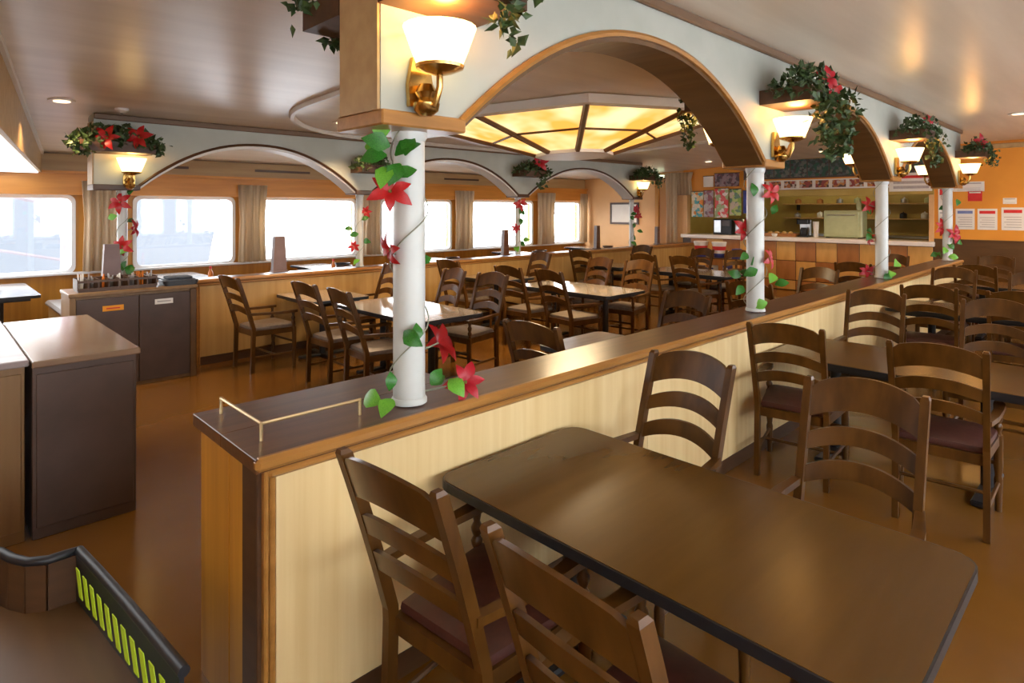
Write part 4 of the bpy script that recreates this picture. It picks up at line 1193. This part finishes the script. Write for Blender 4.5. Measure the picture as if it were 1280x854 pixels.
# header over the hatch: dark menu photos, food photo strip, lintel
e = empty('menu_board', (XB - .03, 4.4, 2.33)); tag(e, 'row of dark framed menu pictures above the galley hatch', 'menu board')
mb = MB(); mb.box((0, -1.75, 0), (.025, 1.75, .42), .004); mb.build('back_panel', 'cab_dark', e)
random.seed(8)
y = -1.72
while y < 1.65:
    w = random.choice([.26, .34, .42])
    mb = MB(); mb.box((-.008, y + .012, .03), (0, min(y + w, 1.73) - .012, .39)); mb.build('picture_panel', 'board' if random.random() < .8 else 'board_mauve', e)
    y += w
e = empty('menu_photo_strip', (XB - .035, 4.4, 2.10)); tag(e, 'white strip of small food photographs along the hatch lintel', 'photo strip')
mb = MB(); mb.box((0, -1.62, 0), (.02, 1.55, .20), .004); mb.build('strip_board', 'white', e)
for k in range(10):
    mb = MB(); mb.box((-.006, -1.59 + k * .315, .03), (0, -1.59 + k * .315 + .25, .175)); mb.build('food_photo', 'photo', e)
mb = MB(); mb.box((XB - .05, HV0, 1.96), (XB + .12, HV1 - .35, 2.095), .008); struct(mb.build('trim_6', 'galley_wall'))
mb = MB(); mb.box((XB - .03, HV1 - .12, HZ0 + .06), (XB + .12, HV1, 2.095), .006); mb.box((XB - .03, HV0, HZ0 + .06), (XB + .12, HV0 + .08, 1.955), .006); struct(mb.build('trim_7', 'peach_wall'))

# hanging banners in the left of the hatch
for (y, w, z0, z1, m, lab, xo) in [(7.24, .29, 1.51, 2.10, 'poster1', 'orange and teal hanging banner, leftmost in the hatch', -.08), (6.96, .24, 1.51, 2.12, 'poster2', 'mauve photo banner hanging second in the hatch', -.07),
                               (6.64, .32, 1.50, 2.16, 'poster3', 'red and white hanging banner in the hatch', -.08), (6.32, .27, 1.55, 2.14, 'poster4', 'green hanging banner in the hatch next to the second pillar', -.07),
                               (6.97, .25, 2.20, 2.45, 'white', 'plain white notice above the mauve banner', -.06), (6.52, .58, 2.20, 2.50, 'board_mauve', 'dark mauve picture board above the red and white banner', -.07),
                               (6.04, .20, 1.6, 2.1, 'blue', 'dark blue banner beside the second partition pillar', -.065)]:
    e = empty('banner', (XB + xo, y, z0)); tag(e, lab, 'banner', 'banners by the galley hatch')
    mb = MB(); mb.box((-.004, -w/2, 0), (.004, w/2, z1 - z0)); mb.build('sheet', m, e)
    mb = MB(); mb.tube([(0, -w/2 - .01, z1 - z0), (0, w/2 + .01, z1 - z0)], .008, 6); mb.build('hanging_rod', 'darkwood', e)
# short valance curtain and door curtain left of the hatch
o = curtain(7.36, 8.06, XB - .07, 2.02, 2.56, 'short pleated tan valance left of the galley hatch', 7, 'y')
o = curtain(7.70, 8.02, XB - .18, .75, 2.54, 'long cream curtain at the left end of the galley', 3, 'y')
e = empty('door_post', (XB - .1, 8.30, 0)); tag(e, 'dark narrow wooden post left of the cream galley curtain', 'post')
mb = MB(); mb.box((-.04, -.05, 0), (.04, .05, 2.45), .008); mb.build('post_body', 'orange_wood', e)
mb = MB(); mb.box((-.055, -.065, 0), (.055, .065, .12), .008); mb.build('post_base', 'darkwood', e)
e = empty('exit_lamp', (XB - .04, 8.35, 2.44)); tag(e, 'small pale green ceiling lamp above the galley corner', 'lamp')
mb = MB(); mb.box((-.05, -.25, 0), (.03, .25, .09), .01); mb.build('lamp_case', 'white', e)
mb = MB(); mb.box((-.06, -.23, .012), (-.05, .23, .078)); mb.build('lamp_lens', emit('pale_green_lens', (.8, 1, .65), (.85, 1, .7), 1.4), e)

# framed picture and papers on the peach wall
e = empty('framed_picture', (XB - .03, 9.34, 1.30)); tag(e, 'dark-framed white picture on the peach wall behind the last arcade pillar', 'picture')
mb = MB(); ring_prism(mb, [(-.44, 0), (.44, 0), (.44, .56), (-.44, .56)], [(-.39, .05), (.39, .05), (.39, .51), (-.39, .51)], 'x', -.01, .028); mb.build('frame', 'cab_dark', e)
mb = MB(); mb.box((.0, -.39, .05), (.01, .39, .51)); mb.build('print', 'white', e)

def notice(y, z0, w, h, label, head, m='white', lines=5):
    e = empty('notice_sheet', (XB - .004, y, z0)); tag(e, label, 'notice', 'notices by the galley')
    mb = MB(); mb.box((-.004, -w/2, 0), (.003, w/2, h)); mb.build('sheet', m, e)
    mb = MB(); mb.box((-.006, -w * .40, h * .76), (-.004, w * .40, h * .90)); mb.build('heading', head, e)
    for k in range(lines):
        mb = MB(); mb.box((-.006, -w * .38, h * (.12 + .11 * k)), (-.004, w * (.38 - .1 * (k % 2)), h * (.15 + .11 * k))); mb.build('text_line', 'grey_print', e)
notice(2.17, 1.34, .27, .36, 'white menu notice with a blue heading on the orange wall, leftmost of three', 'blue_print')
notice(1.86, 1.34, .27, .36, 'white menu notice with a red heading on the orange wall, middle of three', 'red_print')
notice(1.52, 1.34, .30, .38, 'white menu notice with red heading on the orange wall, rightmost of three', 'red_print')
notice(2.46, 1.35, .20, .78, 'tall narrow notice on the orange wall beside the hatch', 'red_print', 'white', 4)
notice(2.12, 2.00, .44, .17, 'wide pale sign above the small red sign on the orange wall', 'grey_print', 'white', 3)
notice(2.03, 1.83, .20, .18, 'small bright red sign on the orange wall', 'white', 'red_print', 0)
notice(1.56, 1.78, .18, .10, 'small cream plate above the rightmost menu notice', 'grey_print', 'white', 2)
e = empty('hatch_sign', (XB - .055, 2.98, 2.02)); tag(e, 'wide pale sign with red lines at the right of the hatch lintel', 'sign')
mb = MB(); mb.box((-.004, -.34, 0), (.0, .34, .34)); mb.build('sheet', 'white', e)
for z, m in ((.24, 'red_print'), (.14, 'grey_print'), (.05, 'grey_print')):
    mb = MB(); mb.box((-.006, -.29, z), (-.004, .27, z + .05)); mb.build('text_line', m, e)

# stand with white tubs and blue boxes in front of the counter
e = empty('display_stand', (12.2, 6.35, 0)); tag(e, 'low wooden display stand in front of the galley counter', 'stand')
for z in (.28, .64):
    mb = MB(); mb.box((-.18, -.55, z), (.18, .55, z + .025), .004); mb.build('shelf', 'soffit_brown', e)
for sx in (-.16, .16):
    for sy in (-.53, .53):
        mb = MB(); mb.box((sx - .018, sy - .018, 0), (sx + .018, sy + .018, .665)); mb.build('leg', 'soffit_brown', e)
for y, lab in ((6.68, 'white tub with red label on the display stand, left one'), (6.26, 'white tub with red label on the display stand, right one')):
    e = empty('snack_tub', (12.17, y, .665)); tag(e, lab, 'tub', 'tubs on the display stand')
    mb = MB(); mb.lathe([(.10, 0), (.11, .09)], n=16); mb.build('blue_base', 'blue', e, True)
    mb = MB(); mb.lathe([(.11, .09), (.15, .30), (.155, .33), (.14, .335)], n=16); mb.build('tub_body', 'white', e, True)
    mb = MB(); mb.lathe([(.128, .16), (.141, .24)], n=16); mb.build('label_band', 'red_print', e, True)
for k, (y, h, m) in enumerate([(5.88, .20, 'blue'), (6.03, .14, 'white'), (6.70, .16, 'blue'), (6.4, .18, 'white'), (6.08, .2, 'blue')]):
    e = empty('snack_box', (12.19, y, .667 if k < 2 else .307)); tag(e, ['blue carton at the right end of the display stand', 'small white carton beside the blue carton on the stand', 'blue carton at left on the lower shelf of the stand', 'white carton in the middle of the lower shelf', 'blue carton at right on the lower shelf of the stand'][k], 'carton', 'cartons on the display stand')
    mb = MB(); mb.box((-.10, -.06, 0), (.10, .06, h), .004); mb.build('carton_body', m, e)
    mb = MB(); mb.box((-.102, -.05, h * .6), (-.099, .05, h * .8)); mb.build('carton_band', 'white' if m == 'blue' else 'blue', e)

# ------------------------------------------------------------------ outside the far windows
mb = MB(); mb.box((-30, YW + 1.5, -2.2), (60, 60, -2.0)); o = struct(mb.build('quay_ground', 'quay'))
e = empty('moored_boat', (2.4, 17.0, -2.0)); tag(e, 'pale grey-blue boat moored outside the second window', 'boat')
mb = MB(); mb.prism([(-1.4, 0), (2.6, 0), (3.4, 4.3), (-1.8, 4.3)], 'y', 0, 3.0); mb.build('hull', 'hull', e)
mb = MB(); mb.box((-1.9, -.1, 4.3), (3.5, 3.1, 4.5)); mb.build('gunwale', 'hull_white', e)
e = empty('gangway', (.2, 14.0, -2.0)); tag(e, 'white sloping gangway outside the leftmost window', 'gangway')
mb = MB(); mb.tube([(-3.0, 0, 4.9), (2.5, 0, 3.55)], .045, 6); mb.build('hand_rail', 'rail_grey', e)
mb = MB(); mb.tube([(-3.0, 0, 3.9), (2.5, 0, 2.55)], .03, 6); mb.build('lower_rail', 'rail_grey', e)
mb = MB(); mb.box((-3, 0, 0), (-2.9, .1, 4.9)); mb.box((2.4, 0, 0), (2.5, .1, 3.6)); mb.build('rail_post', 'hull_white', e)
o = MB().box((0, 0, 0), (.14, .14, 5.0), .02).build('mooring_post', 'pink_post', None, False, (1.76, 13.0, -2.0)); tag(o, 'faded pink post outside the leftmost window', 'post')
e = empty('pier_frame', (16.9, 14.0, -2.0)); tag(e, 'grey rectangular pier frame outside the last window', 'frame')
mb = MB(); mb.tube([(-2.3, 0, 3.55), (1.2, 0, 3.55)], .05, 6); mb.build('top_bar', 'rail_grey', e)
mb = MB(); mb.tube([(1.2, 0, 0), (1.2, 0, 3.58)], .07, 6); mb.build('upright', 'rail_grey', e)
mb = MB(); mb.tube([(-2.3, 0, 0), (-2.3, 0, 3.58)], .07, 6); mb.build('upright', 'rail_grey', e)
mb = MB(); mb.tube([(-2.3, 0, 2.75), (1.2, 0, 2.75)], .05, 6); mb.build('lower_bar', 'rail_grey', e)
